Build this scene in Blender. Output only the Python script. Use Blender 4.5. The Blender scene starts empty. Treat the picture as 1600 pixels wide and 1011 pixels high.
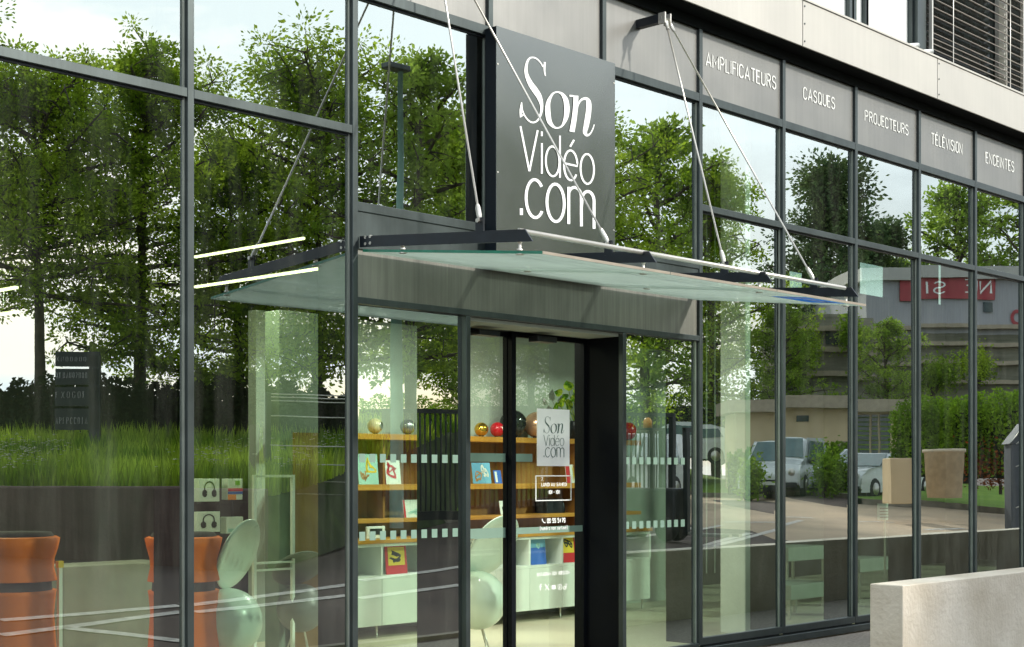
import bpy, math, random
import numpy as np
from mathutils import Vector, Matrix
R = math.radians
C = bpy.context.scene.collection
sc = bpy.context.scene
# ------------------------------------------------------------------ camera
FPX, CX, HY, VX = 2300.0, 800.0, 739.0, 2960.0
TH = math.atan((VX - CX) / FPX)
cT, sT = math.cos(TH), math.sin(TH)
D, EZ = 7.77, 1.64            # the lens stands D in front of the cap line (y = 0), EZ above the paving
cam_d = bpy.data.cameras.new('camera'); cam = bpy.data.objects.new('camera', cam_d); C.objects.link(cam)
cam.location = (0, -D, EZ); cam.rotation_euler = (R(90), 0, TH - R(90))
cam_d.sensor_width = 36; cam_d.lens = 36 * FPX / 1600
cam_d.shift_y = (HY - 505.5) / 1600; cam_d.clip_end = 3000; cam_d.clip_start = 0.05
sc.camera = cam
# ------------------------------------------------------------------ sky, sun, exposure
SUN = Vector((0.52, -1.0, 0.66)).normalized()          # towards the sun
SKY_STRENGTH, CLOUD = 0.10, 14.5
w = bpy.data.worlds.new('World'); sc.world = w; w.use_nodes = True
nt = w.node_tree; nt.nodes.clear()
out = nt.nodes.new('ShaderNodeOutputWorld'); bg = nt.nodes.new('ShaderNodeBackground')
sky = nt.nodes.new('ShaderNodeTexSky'); sky.sky_type = 'NISHITA'; sky.sun_disc = False
sky.sun_elevation = math.asin(SUN.z); sky.sun_rotation = math.atan2(SUN.x, SUN.y)
sky.dust_density = 2.0
tc = nt.nodes.new('ShaderNodeTexCoord'); mp = nt.nodes.new('ShaderNodeMapping'); mp.inputs['Scale'].default_value = (1, 1, 3.0)
no = nt.nodes.new('ShaderNodeTexNoise'); no.inputs['Scale'].default_value = 2.6; no.inputs['Detail'].default_value = 7; no.inputs['Roughness'].default_value = 0.55
cr = nt.nodes.new('ShaderNodeValToRGB'); cr.color_ramp.elements[0].position = 0.42; cr.color_ramp.elements[1].position = 0.60
cr.color_ramp.elements[0].color = (0.12, 0.12, 0.12, 1)
mx = nt.nodes.new('ShaderNodeMixRGB'); mx.inputs[2].default_value = (CLOUD * 0.88, CLOUD * 0.95, CLOUD, 1)
L = nt.links.new
L(tc.outputs['Generated'], mp.inputs['Vector']); L(mp.outputs['Vector'], no.inputs['Vector']); L(no.outputs['Fac'], cr.inputs['Fac'])
L(cr.outputs['Color'], mx.inputs[0]); L(sky.outputs['Color'], mx.inputs[1]); L(mx.outputs['Color'], bg.inputs['Color'])
bg.inputs['Strength'].default_value = SKY_STRENGTH; L(bg.outputs['Background'], out.inputs['Surface'])
sd = bpy.data.lights.new('sun', 'SUN'); sun = bpy.data.objects.new('sun', sd); C.objects.link(sun)
sd.energy = 2.6; sd.angle = R(2.5); sd.color = (1.0, 0.95, 0.87)
sun.rotation_euler = SUN.to_track_quat('Z', 'Y').to_euler(); sun.location = (10, -30, 30)
sc.view_settings.view_transform = 'Standard'; sc.view_settings.look = 'None'
sc.view_settings.exposure = 0.80; sc.view_settings.gamma = 1.0
sc.render.engine = 'CYCLES'
cy = sc.cycles
cy.use_denoising = True; cy.max_bounces = 10; cy.diffuse_bounces = 3; cy.glossy_bounces = 5
cy.transmission_bounces = 6; cy.transparent_max_bounces = 24; cy.sample_clamp_indirect = 6; cy.caustics_reflective = False; cy.caustics_refractive = False
rnd = random.Random(7)
# ------------------------------------------------------------------ survey helpers: sight lines cut with known planes
def ray(px): u = (px - CX) / FPX; return (cT + u * sT, sT - u * cT)
def W(px, py, y):                       # on the vertical plane at distance y
    a, b = ray(px); t = (y + D) / b; return Vector((t * a, y, EZ + (HY - py) / FPX * t))
def onX(px, py, x):                     # on the vertical plane across the facade at x
    a, b = ray(px); t = x / a; return Vector((x, t * b - D, EZ + (HY - py) / FPX * t))
YG = 0.045                              # outer face of the glass
def MZ(px, Z):                          # place seen in the glass: the mirror twin, depth Z
    a, b = ray(px); return (Z * a, 2 * YG - (-D + Z * b))
def mz(py, Z): return EZ + (HY - py) / FPX * Z
def gh(x, y):                           # height of the forecourt
    v = -y
    if v < 2.5: return 0.0
    return 0.9 * min(1, (v - 2.5) / 13.0) + max(0, v - 40) * 0.004
def MG(px, py):                         # mirror twin of a point of the ground
    a, b = ray(px); lo, hi = 1.0, 300.0
    for t in np.arange(4, 200, 0.1):
        x, y = t * a, 2 * YG - (-D + t * b)
        if EZ + (HY - py) / FPX * t < gh(x, y): return Vector((x, y, gh(x, y)))
    return Vector((x, y, gh(x, y)))
# ------------------------------------------------------------------ mesh helpers
class MB:
    def __init__(s): s.v = []; s.f = []; s.m = []; s.mi = 0; s.sm = []
    def quadf(s, pts, smooth=False):
        n = len(s.v); s.v += [tuple(p) for p in pts]; s.f.append(tuple(range(n, n + len(pts)))); s.m.append(s.mi); s.sm.append(smooth); return s
    def box(s, x0, x1, y0, y1, z0, z1):
        if x0 > x1: x0, x1 = x1, x0
        if y0 > y1: y0, y1 = y1, y0
        if z0 > z1: z0, z1 = z1, z0
        n = len(s.v)
        s.v += [(x0, y0, z0), (x1, y0, z0), (x1, y1, z0), (x0, y1, z0), (x0, y0, z1), (x1, y0, z1), (x1, y1, z1), (x0, y1, z1)]
        for f in ((0, 3, 2, 1), (4, 5, 6, 7), (0, 1, 5, 4), (1, 2, 6, 5), (2, 3, 7, 6), (3, 0, 4, 7)):
            s.f.append(tuple(n + i for i in f)); s.m.append(s.mi); s.sm.append(False)
        return s
    def obox(s, o, ax, ay, az):          # box from a corner and three edge vectors
        o, ax, ay, az = map(Vector, (o, ax, ay, az)); n = len(s.v)
        s.v += [tuple(o), tuple(o + ax), tuple(o + ax + ay), tuple(o + ay), tuple(o + az), tuple(o + ax + az), tuple(o + ax + ay + az), tuple(o + ay + az)]
        for f in ((0, 3, 2, 1), (4, 5, 6, 7), (0, 1, 5, 4), (1, 2, 6, 5), (2, 3, 7, 6), (3, 0, 4, 7)):
            s.f.append(tuple(n + i for i in f)); s.m.append(s.mi); s.sm.append(False)
        return s
    def prism(s, poly, vec):             # polygon swept along vec
        vec = Vector(vec); n = len(s.v); k = len(poly)
        s.v += [tuple(p) for p in poly] + [tuple(Vector(p) + vec) for p in poly]
        s.f.append(tuple(n + i for i in reversed(range(k)))); s.f.append(tuple(n + k + i for i in range(k))); s.m += [s.mi] * 2; s.sm += [False] * 2
        for i in range(k):
            j = (i + 1) % k; s.f.append((n + i, n + j, n + k + j, n + k + i)); s.m.append(s.mi); s.sm.append(False)
        return s
    def tube(s, pts, r, seg=8, cap=True):
        pts = [Vector(p) for p in pts]; rs = r if isinstance(r, (list, tuple)) else [r] * len(pts); n = len(s.v)
        for i, p in enumerate(pts):
            d = (pts[min(i + 1, len(pts) - 1)] - pts[max(i - 1, 0)]).normalized()
            a = d.cross(Vector((0, 0, 1)))
            if a.length < 1e-3: a = Vector((1, 0, 0))
            a.normalize(); b = d.cross(a)
            for k in range(seg):
                t = 2 * math.pi * k / seg; s.v.append(tuple(p + (a * math.cos(t) + b * math.sin(t)) * rs[i]))
        for i in range(len(pts) - 1):
            for k in range(seg):
                j = (k + 1) % seg; s.f.append((n + i * seg + k, n + i * seg + j, n + (i + 1) * seg + j, n + (i + 1) * seg + k)); s.m.append(s.mi); s.sm.append(True)
        if cap:
            s.f.append(tuple(n + k for k in range(seg))); s.f.append(tuple(n + (len(pts) - 1) * seg + k for k in reversed(range(seg)))); s.m += [s.mi] * 2; s.sm += [False] * 2
        return s
    def lathe(s, prof, o=(0, 0, 0), axis=(0, 0, 1), seg=28):   # prof: (radius, height)
        o = Vector(o); ax = Vector(axis).normalized(); a = ax.cross(Vector((0.3, 1, 0.1))).normalized(); b = ax.cross(a); n = len(s.v)
        for (r, h) in prof:
            for k in range(seg):
                t = 2 * math.pi * k / seg; s.v.append(tuple(o + ax * h + (a * math.cos(t) + b * math.sin(t)) * max(r, 1e-4)))
        for i in range(len(prof) - 1):
            for k in range(seg):
                j = (k + 1) % seg; s.f.append((n + i * seg + k, n + i * seg + j, n + (i + 1) * seg + j, n + (i + 1) * seg + k)); s.m.append(s.mi); s.sm.append(True)
        return s
    def sphere(s, o, r, axis=(0, 0, 1), seg=28, rings=16, a0=-90, a1=90):
        return s.lathe([(r * math.cos(R(a0 + (a1 - a0) * i / rings)), r * math.sin(R(a0 + (a1 - a0) * i / rings))) for i in range(rings + 1)], o, axis, seg)
    def build(s, name, mat, parent=None, o=None, bevel=0):
        me = bpy.data.meshes.new(name)
        po = parent_origin(parent); oo = Vector(o) if o is not None else (po if parent else Vector((0, 0, 0)))
        me.from_pydata([tuple(Vector(v) - oo) for v in s.v], [], s.f); me.update()
        mats = mat if isinstance(mat, (list, tuple)) else [mat]
        for m_ in mats: me.materials.append(m_)
        me.polygons.foreach_set('material_index', s.m); me.polygons.foreach_set('use_smooth', s.sm)
        ob = bpy.data.objects.new(name, me); C.objects.link(ob)
        if parent: ob.parent = parent; ob.location = oo - po
        else: ob.location = oo
        ob['_o'] = tuple(oo)
        if bevel:
            b = ob.modifiers.new('bevel', 'BEVEL'); b.width = bevel; b.segments = 2; b.limit_method = 'ANGLE'
        return ob
def parent_origin(p):
    if p is None: return Vector((0, 0, 0))
    return Vector(p['_o'])
def tag(o, label=None, cat=None, group=None, kind=None):
    if label: o['label'] = label
    if cat: o['category'] = cat
    if group: o['group'] = group
    if kind: o['kind'] = kind
    return o
def thing(name, label, cat, loc, group=None):
    o = bpy.data.objects.new(name, None); C.objects.link(o); o.location = loc; o['_o'] = tuple(loc); o.empty_display_size = 0.1
    return tag(o, label, cat, group)
def copy_tree(o, parent=None):
    c = o.copy(); C.objects.link(c); c.parent = parent
    for ch in list(o.children): copy_tree(ch, c)
    return c
# ------------------------------------------------------------------ materials
def mat(name, col, rough=0.6, metal=0.0, var=0.12, scale=6.0, streak=0.0, bump=0.0, bscale=40.0, col2=None, coat=0.0, spec=0.5, stretch=(1, 1, 1), detail=5):
    m = bpy.data.materials.new(name); m.use_nodes = True; t = m.node_tree; b = t.nodes['Principled BSDF']
    b.inputs['Roughness'].default_value = rough; b.inputs['Metallic'].default_value = metal; b.inputs['Coat Weight'].default_value = coat
    b.inputs['Specular IOR Level'].default_value = spec
    geo = t.nodes.new('ShaderNodeNewGeometry'); mp = t.nodes.new('ShaderNodeMapping'); mp.inputs['Scale'].default_value = stretch
    t.links.new(geo.outputs['Position'], mp.inputs['Vector'])
    n = t.nodes.new('ShaderNodeTexNoise'); n.inputs['Scale'].default_value = scale; n.inputs['Detail'].default_value = detail
    t.links.new(mp.outputs['Vector'], n.inputs['Vector'])
    r = t.nodes.new('ShaderNodeValToRGB'); r.color_ramp.elements[0].position = 0.32; r.color_ramp.elements[1].position = 0.68
    lo = col2 if col2 else tuple(c * (1 - var) for c in col); hi = col if col2 else tuple(min(1, c * (1 + var)) for c in col)
    r.color_ramp.elements[0].color = (*lo, 1); r.color_ramp.elements[1].color = (*hi, 1)
    t.links.new(n.outputs['Fac'], r.inputs['Fac']); src = r.outputs['Color']
    if streak:
        mp2 = t.nodes.new('ShaderNodeMapping'); mp2.inputs['Scale'].default_value = (1, 1, 0.035)
        n2 = t.nodes.new('ShaderNodeTexNoise'); n2.inputs['Scale'].default_value = 22; n2.inputs['Detail'].default_value = 6; n2.inputs['Roughness'].default_value = 0.7
        t.links.new(geo.outputs['Position'], mp2.inputs['Vector']); t.links.new(mp2.outputs['Vector'], n2.inputs['Vector'])
        r2 = t.nodes.new('ShaderNodeValToRGB'); r2.color_ramp.elements[0].position = 0.4; r2.color_ramp.elements[1].position = 0.72
        r2.color_ramp.elements[0].color = (1 - streak,) * 3 + (1,); r2.color_ramp.elements[1].color = (1 + streak,) * 3 + (1,)
        mm = t.nodes.new('ShaderNodeMixRGB'); mm.blend_type = 'MULTIPLY'; mm.inputs[0].default_value = 1
        t.links.new(n2.outputs['Fac'], r2.inputs['Fac']); t.links.new(src, mm.inputs[1]); t.links.new(r2.outputs['Color'], mm.inputs[2]); src = mm.outputs['Color']
    t.links.new(src, b.inputs['Base Color'])
    rr = t.nodes.new('ShaderNodeMapRange'); rr.inputs['To Min'].default_value = max(0.02, rough - 0.08); rr.inputs['To Max'].default_value = min(1, rough + 0.08)
    t.links.new(n.outputs['Fac'], rr.inputs['Value']); t.links.new(rr.outputs['Result'], b.inputs['Roughness'])
    if bump:
        n3 = t.nodes.new('ShaderNodeTexNoise'); n3.inputs['Scale'].default_value = bscale; n3.inputs['Detail'].default_value = 6
        t.links.new(geo.outputs['Position'], n3.inputs['Vector'])
        bp = t.nodes.new('ShaderNodeBump'); bp.inputs['Strength'].default_value = bump; bp.inputs['Distance'].default_value = 0.02
        t.links.new(n3.outputs['Fac'], bp.inputs['Height']); t.links.new(bp.outputs['Normal'], b.inputs['Normal'])
    return m
def flat(name, col, rough=0.5, metal=0.0, **k): return mat(name, col, rough, metal, var=0.05, **k)
def glassmat(name, base, slope, tint, refl=(0.93, 1.0, 0.96), wave=0.0005, dust=0.03):
    m = bpy.data.materials.new(name); m.use_nodes = True; t = m.node_tree; t.nodes.clear()
    o = t.nodes.new('ShaderNodeOutputMaterial'); mix = t.nodes.new('ShaderNodeMixShader')
    tr = t.nodes.new('ShaderNodeBsdfTransparent'); tr.inputs['Color'].default_value = (*tint, 1)
    gl = t.nodes.new('ShaderNodeBsdfGlossy'); gl.inputs['Roughness'].default_value = 0.0; gl.inputs['Color'].default_value = (*refl, 1)
    fr = t.nodes.new('ShaderNodeFresnel'); fr.inputs['IOR'].default_value = 1.5
    ma = t.nodes.new('ShaderNodeMath'); ma.operation = 'MULTIPLY_ADD'; ma.inputs[1].default_value = slope; ma.inputs[2].default_value = base; ma.use_clamp = True
    geo = t.nodes.new('ShaderNodeNewGeometry')
    ng = t.nodes.new('ShaderNodeMath'); ng.operation = 'SUBTRACT'; ng.inputs[0].default_value = 1.0     # only the outer skin mirrors, as a coated unit does
    mu = t.nodes.new('ShaderNodeMath'); mu.operation = 'MULTIPLY'
    n = t.nodes.new('ShaderNodeTexNoise'); n.inputs['Scale'].default_value = 1.3; n.inputs['Detail'].default_value = 1.5
    bp = t.nodes.new('ShaderNodeBump'); bp.inputs['Strength'].default_value = 1.0; bp.inputs['Distance'].default_value = wave
    l = t.links.new
    l(geo.outputs['Position'], n.inputs['Vector']); l(n.outputs['Fac'], bp.inputs['Height']); l(bp.outputs['Normal'], gl.inputs['Normal'])
    l(fr.outputs['Fac'], ma.inputs[0]); l(geo.outputs['Backfacing'], ng.inputs[1]); l(ma.outputs['Value'], mu.inputs[0]); l(ng.outputs['Value'], mu.inputs[1])
    l(mu.outputs['Value'], mix.inputs['Fac']); l(tr.outputs['BSDF'], mix.inputs[1]); l(gl.outputs['BSDF'], mix.inputs[2])
    df = t.nodes.new('ShaderNodeBsdfDiffuse'); df.inputs['Color'].default_value = (0.55, 0.55, 0.48, 1)
    mp = t.nodes.new('ShaderNodeMapping'); mp.inputs['Scale'].default_value = (5, 5, 0.5); l(geo.outputs['Position'], mp.inputs['Vector'])
    dn = t.nodes.new('ShaderNodeTexNoise'); dn.inputs['Scale'].default_value = 2.0; dn.inputs['Detail'].default_value = 8; dn.inputs['Roughness'].default_value = 0.65; l(mp.outputs['Vector'], dn.inputs['Vector'])
    dr = t.nodes.new('ShaderNodeMapRange'); dr.inputs['From Min'].default_value = 0.45; dr.inputs['From Max'].default_value = 0.8; dr.inputs['To Min'].default_value = 0.0; dr.inputs['To Max'].default_value = dust; l(dn.outputs['Fac'], dr.inputs['Value'])
    dm = t.nodes.new('ShaderNodeMixShader'); l(dr.outputs['Result'], dm.inputs['Fac']); l(mix.outputs['Shader'], dm.inputs[1]); l(df.outputs['BSDF'], dm.inputs[2]); l(dm.outputs['Shader'], o.inputs['Surface'])
    return m
def leafmat(name, c1, c2, trans=0.45, scale=0.9):
    m = bpy.data.materials.new(name); m.use_nodes = True; t = m.node_tree; t.nodes.clear(); l = t.links.new
    o = t.nodes.new('ShaderNodeOutputMaterial'); geo = t.nodes.new('ShaderNodeNewGeometry')
    n = t.nodes.new('ShaderNodeTexNoise'); n.inputs['Scale'].default_value = scale; n.inputs['Detail'].default_value = 4
    r = t.nodes.new('ShaderNodeValToRGB'); r.color_ramp.elements[0].position = 0.38; r.color_ramp.elements[1].position = 0.62
    r.color_ramp.elements[0].color = (*c1, 1); r.color_ramp.elements[1].color = (*c2, 1)
    l(geo.outputs['Position'], n.inputs['Vector']); l(n.outputs['Fac'], r.inputs['Fac'])
    rp = t.nodes.new('ShaderNodeMapRange'); rp.inputs['To Min'].default_value = 0.7; rp.inputs['To Max'].default_value = 1.35; l(geo.outputs['Random Per Island'], rp.inputs['Value'])
    mm = t.nodes.new('ShaderNodeVectorMath'); mm.operation = 'SCALE'; l(r.outputs['Color'], mm.inputs[0]); l(rp.outputs['Result'], mm.inputs['Scale'])
    d = t.nodes.new('ShaderNodeBsdfDiffuse'); tl = t.nodes.new('ShaderNodeBsdfTranslucent'); mix = t.nodes.new('ShaderNodeMixShader'); mix.inputs[0].default_value = trans
    l(mm.outputs['Vector'], d.inputs['Color']); l(mm.outputs['Vector'], tl.inputs['Color']); l(d.outputs['BSDF'], mix.inputs[1]); l(tl.outputs['BSDF'], mix.inputs[2])
    l(mix.outputs['Shader'], o.inputs['Surface']); return m
def emit(name, col, s):
    m = bpy.data.materials.new(name); m.use_nodes = True; b = m.node_tree.nodes['Principled BSDF']
    b.inputs['Emission Color'].default_value = (*col, 1); b.inputs['Emission Strength'].default_value = s; b.inputs['Base Color'].default_value = (0.8, 0.8, 0.8, 1); return m
M = {}
M['alu'] = mat('satin_grey_aluminium', (0.052, 0.066, 0.066), 0.36, 0.6, var=0.14, scale=3, streak=0.10)
M['aludark'] = mat('dark_gasket_aluminium', (0.018, 0.022, 0.03), 0.4, 0.3, var=0.2)
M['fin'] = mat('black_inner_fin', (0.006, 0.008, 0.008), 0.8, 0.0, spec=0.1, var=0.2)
M['reveal'] = mat('black_door_reveal', (0.003, 0.004, 0.006), 0.6, 0.0, spec=0.1, var=0.3, scale=2)
M['bead'] = mat('pale_glazing_bead', (0.22, 0.25, 0.22), 0.5, 0.3)
M['panel'] = mat('satin_spandrel', (0.225, 0.225, 0.212), 0.36, 0.62, var=0.05, scale=2.0, streak=0.05)
M['sign'] = mat('satin_sign_panel', (0.165, 0.178, 0.175), 0.24, 0.85, var=0.04, scale=1.5)
M['signside'] = mat('dark_sign_edge', (0.006, 0.010, 0.014), 0.6, 0.0, spec=0.2)
M['lintel'] = mat('streaked_lintel_metal', (0.20, 0.20, 0.175), 0.40, 0.5, var=0.18, scale=1.2, streak=0.18)
M['fascia'] = mat('pale_fascia_metal', (0.40, 0.39, 0.355), 0.5, 0.25, var=0.05, scale=1.5, streak=0.03)
M['white'] = mat('white_paint', (0.78, 0.80, 0.76), 0.5, 0.0, var=0.04)
M['letter'] = flat('white_lettering', (0.82, 0.84, 0.82), 0.5)
M['black'] = mat('black_steel', (0.010, 0.014, 0.020), 0.35, 0.2, var=0.3, scale=8)
M['steel'] = mat('brushed_stainless', (0.60, 0.58, 0.52), 0.34, 0.7, var=0.05, scale=4)
M['concrete'] = mat('cast_concrete', (0.80, 0.74, 0.63), 0.85, 0.0, scale=1.3, col2=(0.52, 0.455, 0.35), streak=0.03, bump=0.45, bscale=26, detail=8)
M['pave'] = mat('paving_grit', (0.30, 0.275, 0.235), 0.9, 0.0, scale=30, col2=(0.17, 0.15, 0.125), bump=0.5, bscale=120)
M['asphalt'] = mat('worn_asphalt', (0.125, 0.088, 0.074), 0.9, 0.0, scale=0.7, col2=(0.085, 0.062, 0.054), bump=0.3, bscale=90, detail=9)
M['palegrit'] = mat('pale_worn_asphalt', (0.60, 0.45, 0.31), 0.9, 0.0, scale=0.5, col2=(0.43, 0.33, 0.235), bump=0.3, bscale=60, detail=9)
M['paint'] = mat('road_paint', (0.62, 0.57, 0.52), 0.8, 0.0, var=0.25, scale=9)
M['kerb'] = mat('kerb_concrete', (0.24, 0.21, 0.17), 0.9, 0.0, var=0.2, scale=4)
M['wallbrown'] = mat('stained_retaining_wall', (0.15, 0.098, 0.085), 0.9, 0.0, var=0.22, scale=2.0, streak=0.12, bump=0.3, bscale=20)
M['lawn'] = mat('mown_lawn', (0.21, 0.33, 0.030), 0.95, 0.0, scale=0.8, col2=(0.13, 0.24, 0.02), bump=0.8, bscale=50)
M['bank'] = mat('rough_grass_bank', (0.060, 0.095, 0.018), 0.95, 0.0, scale=1.6, col2=(0.022, 0.036, 0.010), bump=0.9, bscale=30)
M['glass'] = glassmat('tinted_facade_glass', 0.33, 1.6, (0.80, 0.90, 0.83))
M['doorglass'] = glassmat('door_glass', 0.05, 1.0, (0.92, 0.97, 0.93), wave=0.0006)
M['canopyglass'] = None
M['floor'] = mat('pale_resin_floor', (0.64, 0.58, 0.44), 0.35, 0.0, var=0.08, scale=0.8)
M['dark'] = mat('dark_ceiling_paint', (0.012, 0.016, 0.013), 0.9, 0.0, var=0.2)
M['inwall'] = mat('pale_grey_partition', (0.36, 0.40, 0.35), 0.8, 0.0, var=0.05)
M['wood'] = mat('oak_board', (0.56, 0.29, 0.04), 0.5, 0.0, scale=3, col2=(0.46, 0.21, 0.025), stretch=(0.4, 1, 6))
M['woodback'] = mat('oak_veneer_back', (0.36, 0.17, 0.025), 0.6, 0.0, scale=3, col2=(0.26, 0.11, 0.016), stretch=(6, 1, 0.5))
M['wcab'] = mat('white_cabinet_lacquer', (0.74, 0.80, 0.74), 0.45, 0.0, var=0.03)
M['orange'] = mat('glossy_orange_shell', (1.0, 0.17, 0.003), 0.55, 0.0, var=0.06, scale=2, coat=0.0, spec=0.25)
M['charcoal'] = mat('charcoal_cushion', (0.028, 0.028, 0.030), 0.9, 0.0, var=0.25, scale=30)
M['chairwhite'] = mat('white_moulded_shell', (0.70, 0.80, 0.70), 0.3, 0.0, var=0.03, coat=0.3)
M['trunk'] = mat('tree_bark', (0.10, 0.075, 0.05), 0.95, 0.0, scale=5, col2=(0.04, 0.03, 0.02), bump=0.8, bscale=20)
M['leafA'] = leafmat('leaf_mid_green', (0.17, 0.28, 0.012), (0.40, 0.53, 0.045), 0.6)
M['leafB'] = leafmat('leaf_bright_green', (0.17, 0.28, 0.025), (0.35, 0.48, 0.07), 0.6)
M['leafC'] = leafmat('leaf_conifer', (0.07, 0.12, 0.05), (0.16, 0.22, 0.08), 0.4)
M['leafH'] = leafmat('leaf_hedge', (0.13, 0.24, 0.014), (0.26, 0.42, 0.03))
M['meadow'] = leafmat('meadow_blades', (0.12, 0.24, 0.010), (0.55, 0.70, 0.07), 0.55, 0.55)
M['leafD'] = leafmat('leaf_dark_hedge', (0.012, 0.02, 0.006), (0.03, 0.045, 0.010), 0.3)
M['plantleaf'] = leafmat('leaf_variegated', (0.06, 0.16, 0.01), (0.42, 0.50, 0.05), 0.35, scale=16)
M['beige'] = mat('beige_render', (0.66, 0.51, 0.32), 0.9, 0.0, var=0.08, scale=1.0)
M['roofgrey'] = mat('flat_roof_trim', (0.36, 0.30, 0.22), 0.8, 0.0, var=0.1)
M['winmat'] = mat('dark_window_pane', (0.03, 0.05, 0.05), 0.1, 0.0, var=0.3)
M['whitecar'] = mat('white_car_paint', (0.72, 0.76, 0.76), 0.25, 0.0, var=0.03, coat=0.8)
M['carglass'] = mat('car_windscreen', (0.10, 0.17, 0.17), 0.06, 0.0, var=0.1, coat=0.5)
M['tyre'] = mat('rubber_tyre', (0.012, 0.012, 0.012), 0.8, 0.0)
M['amber'] = mat('amber_lens', (0.85, 0.35, 0.02), 0.35, 0.0, var=0.05)
M['gateblack'] = mat('black_gate_steel', (0.014, 0.018, 0.022), 0.5, 0.1)
M['cladding'] = mat('pale_cladding', (0.36, 0.36, 0.38), 0.6, 0.0, var=0.08, scale=0.6, streak=0.1)
M['red'] = mat('red_sign_face', (0.34, 0.04, 0.05), 0.6, 0.0, var=0.15, scale=2)
M['stone'] = mat('grey_stone_courses', (0.30, 0.28, 0.22), 0.95, 0.0, scale=0.9, col2=(0.12, 0.12, 0.08), stretch=(0.3, 0.3, 4), bump=0.6, bscale=6)
M['greenpole'] = mat('green_painted_pole', (0.16, 0.30, 0.24), 0.5, 0.1)
M['led'] = emit('lamp_diffuser', (1.0, 0.92, 0.46), 3.0)
M['flower'] = flat('white_flower_heads', (0.75, 0.72, 0.62), 0.8)
M['pink'] = mat('curtain_pleats', (0.30, 0.42, 0.32), 0.8, 0.0, var=0.1)
M['frost'] = mat('frosted_film', (0.17, 0.27, 0.21), 0.7, 0.0, var=0.04)
M['blue'] = flat('blue_label', (0.05, 0.22, 0.65), 0.4)
def col(name, c, r=0.5, metal=0.0): return mat(name, c, r, metal, var=0.06)
# canopy glass: greenish milky laminated sheet
def canopyglass():
    m = bpy.data.materials.new('laminated_canopy_glass'); m.use_nodes = True; t = m.node_tree; t.nodes.clear(); l = t.links.new
    o = t.nodes.new('ShaderNodeOutputMaterial'); tr = t.nodes.new('ShaderNodeBsdfTransparent'); tr.inputs['Color'].default_value = (0.85, 0.93, 0.88, 1)
    di = t.nodes.new('ShaderNodeBsdfTranslucent'); di.inputs['Color'].default_value = (0.70, 0.80, 0.73, 1)
    d2 = t.nodes.new('ShaderNodeBsdfDiffuse'); d2.inputs['Color'].default_value = (0.50, 0.58, 0.52, 1)
    gl = t.nodes.new('ShaderNodeBsdfGlossy'); gl.inputs['Roughness'].default_value = 0.03; gl.inputs['Color'].default_value = (0.9, 1, 0.95, 1)
    n = t.nodes.new('ShaderNodeTexNoise'); n.inputs['Scale'].default_value = 2.2; n.inputs['Detail'].default_value = 6
    geo = t.nodes.new('ShaderNodeNewGeometry'); l(geo.outputs['Position'], n.inputs['Vector'])
    mr = t.nodes.new('ShaderNodeMapRange'); mr.inputs['To Min'].default_value = 0.35; mr.inputs['To Max'].default_value = 0.68; l(n.outputs['Fac'], mr.inputs['Value'])
    m0 = t.nodes.new('ShaderNodeMixShader'); m0.inputs[0].default_value = 0.4; l(di.outputs['BSDF'], m0.inputs[1]); l(d2.outputs['BSDF'], m0.inputs[2])
    m1 = t.nodes.new('ShaderNodeMixShader'); l(mr.outputs['Result'], m1.inputs[0]); l(tr.outputs['BSDF'], m1.inputs[1]); l(m0.outputs['Shader'], m1.inputs[2])
    m2 = t.nodes.new('ShaderNodeMixShader'); m2.inputs[0].default_value = 0.12; l(m1.outputs['Shader'], m2.inputs[1]); l(gl.outputs['BSDF'], m2.inputs[2])
    l(m2.outputs['Shader'], o.inputs['Surface']); return m
M['canopyglass'] = canopyglass()
M['glassedge'] = mat('green_glass_edge', (0.02, 0.22, 0.13), 0.2, 0.0, var=0.2)
# ------------------------------------------------------------------ strokes: lettering as thin ribbons with real thickness
def arc(cx, cy, rx, ry, a0, a1, n=14):
    return [(cx + rx * math.cos(R(a0 + (a1 - a0) * i / n)), cy + ry * math.sin(R(a0 + (a1 - a0) * i / n))) for i in range(n + 1)]
def smooth_line(p, n=6):               # Catmull-Rom through (x, y, width)
    o = []
    for i in range(len(p) - 1):
        a, b, c, d = [np.array(p[j]) for j in (max(i - 1, 0), i, i + 1, min(i + 2, len(p) - 1))]
        for k in range(n):
            t = k / n; o.append(tuple(0.5 * ((2 * b) + (-a + c) * t + (2 * a - 5 * b + 4 * c - d) * t * t + (-a + 3 * b - 3 * c + d) * t ** 3)))
    o.append(tuple(p[-1])); return o
STEP = [-.0004]
def ribbon(mb, pts, fn, width=None, off=0.0):      # pts in 2-D; fn maps 2-D to 3-D
    P = [(p[0], p[1], (p[2] if len(p) > 2 else width)) for p in pts]; Lp, Rp = [], []
    mb.k = getattr(mb, 'k', -1) + 1; dv_ = Vector((0, STEP[0] * (mb.k % 7), 0)); fn0 = fn; fn = lambda a, b: tuple(Vector(fn0(a, b)) + dv_)
    for i, p in enumerate(P):
        a = np.array(P[max(i - 1, 0)][:2]); b = np.array(P[min(i + 1, len(P) - 1)][:2]); d = b - a; d = d / (np.linalg.norm(d) + 1e-9)
        nrm = np.array((-d[1], d[0])); k = 1.0
        if 0 < i < len(P) - 1:
            d1 = np.array(p[:2]) - a; d1 = d1 / (np.linalg.norm(d1) + 1e-9); k = 1 / max(0.5, abs(float(d1 @ d)))
        h = p[2] / 2 * k; Lp.append((p[0] + nrm[0] * h, p[1] + nrm[1] * h)); Rp.append((p[0] - nrm[0] * h, p[1] - nrm[1] * h))
    for i in range(len(P) - 1):
        q = [fn(*Lp[i]), fn(*Lp[i + 1]), fn(*Rp[i + 1]), fn(*Rp[i])]; mb.quadf(q)
GL = {}
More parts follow.
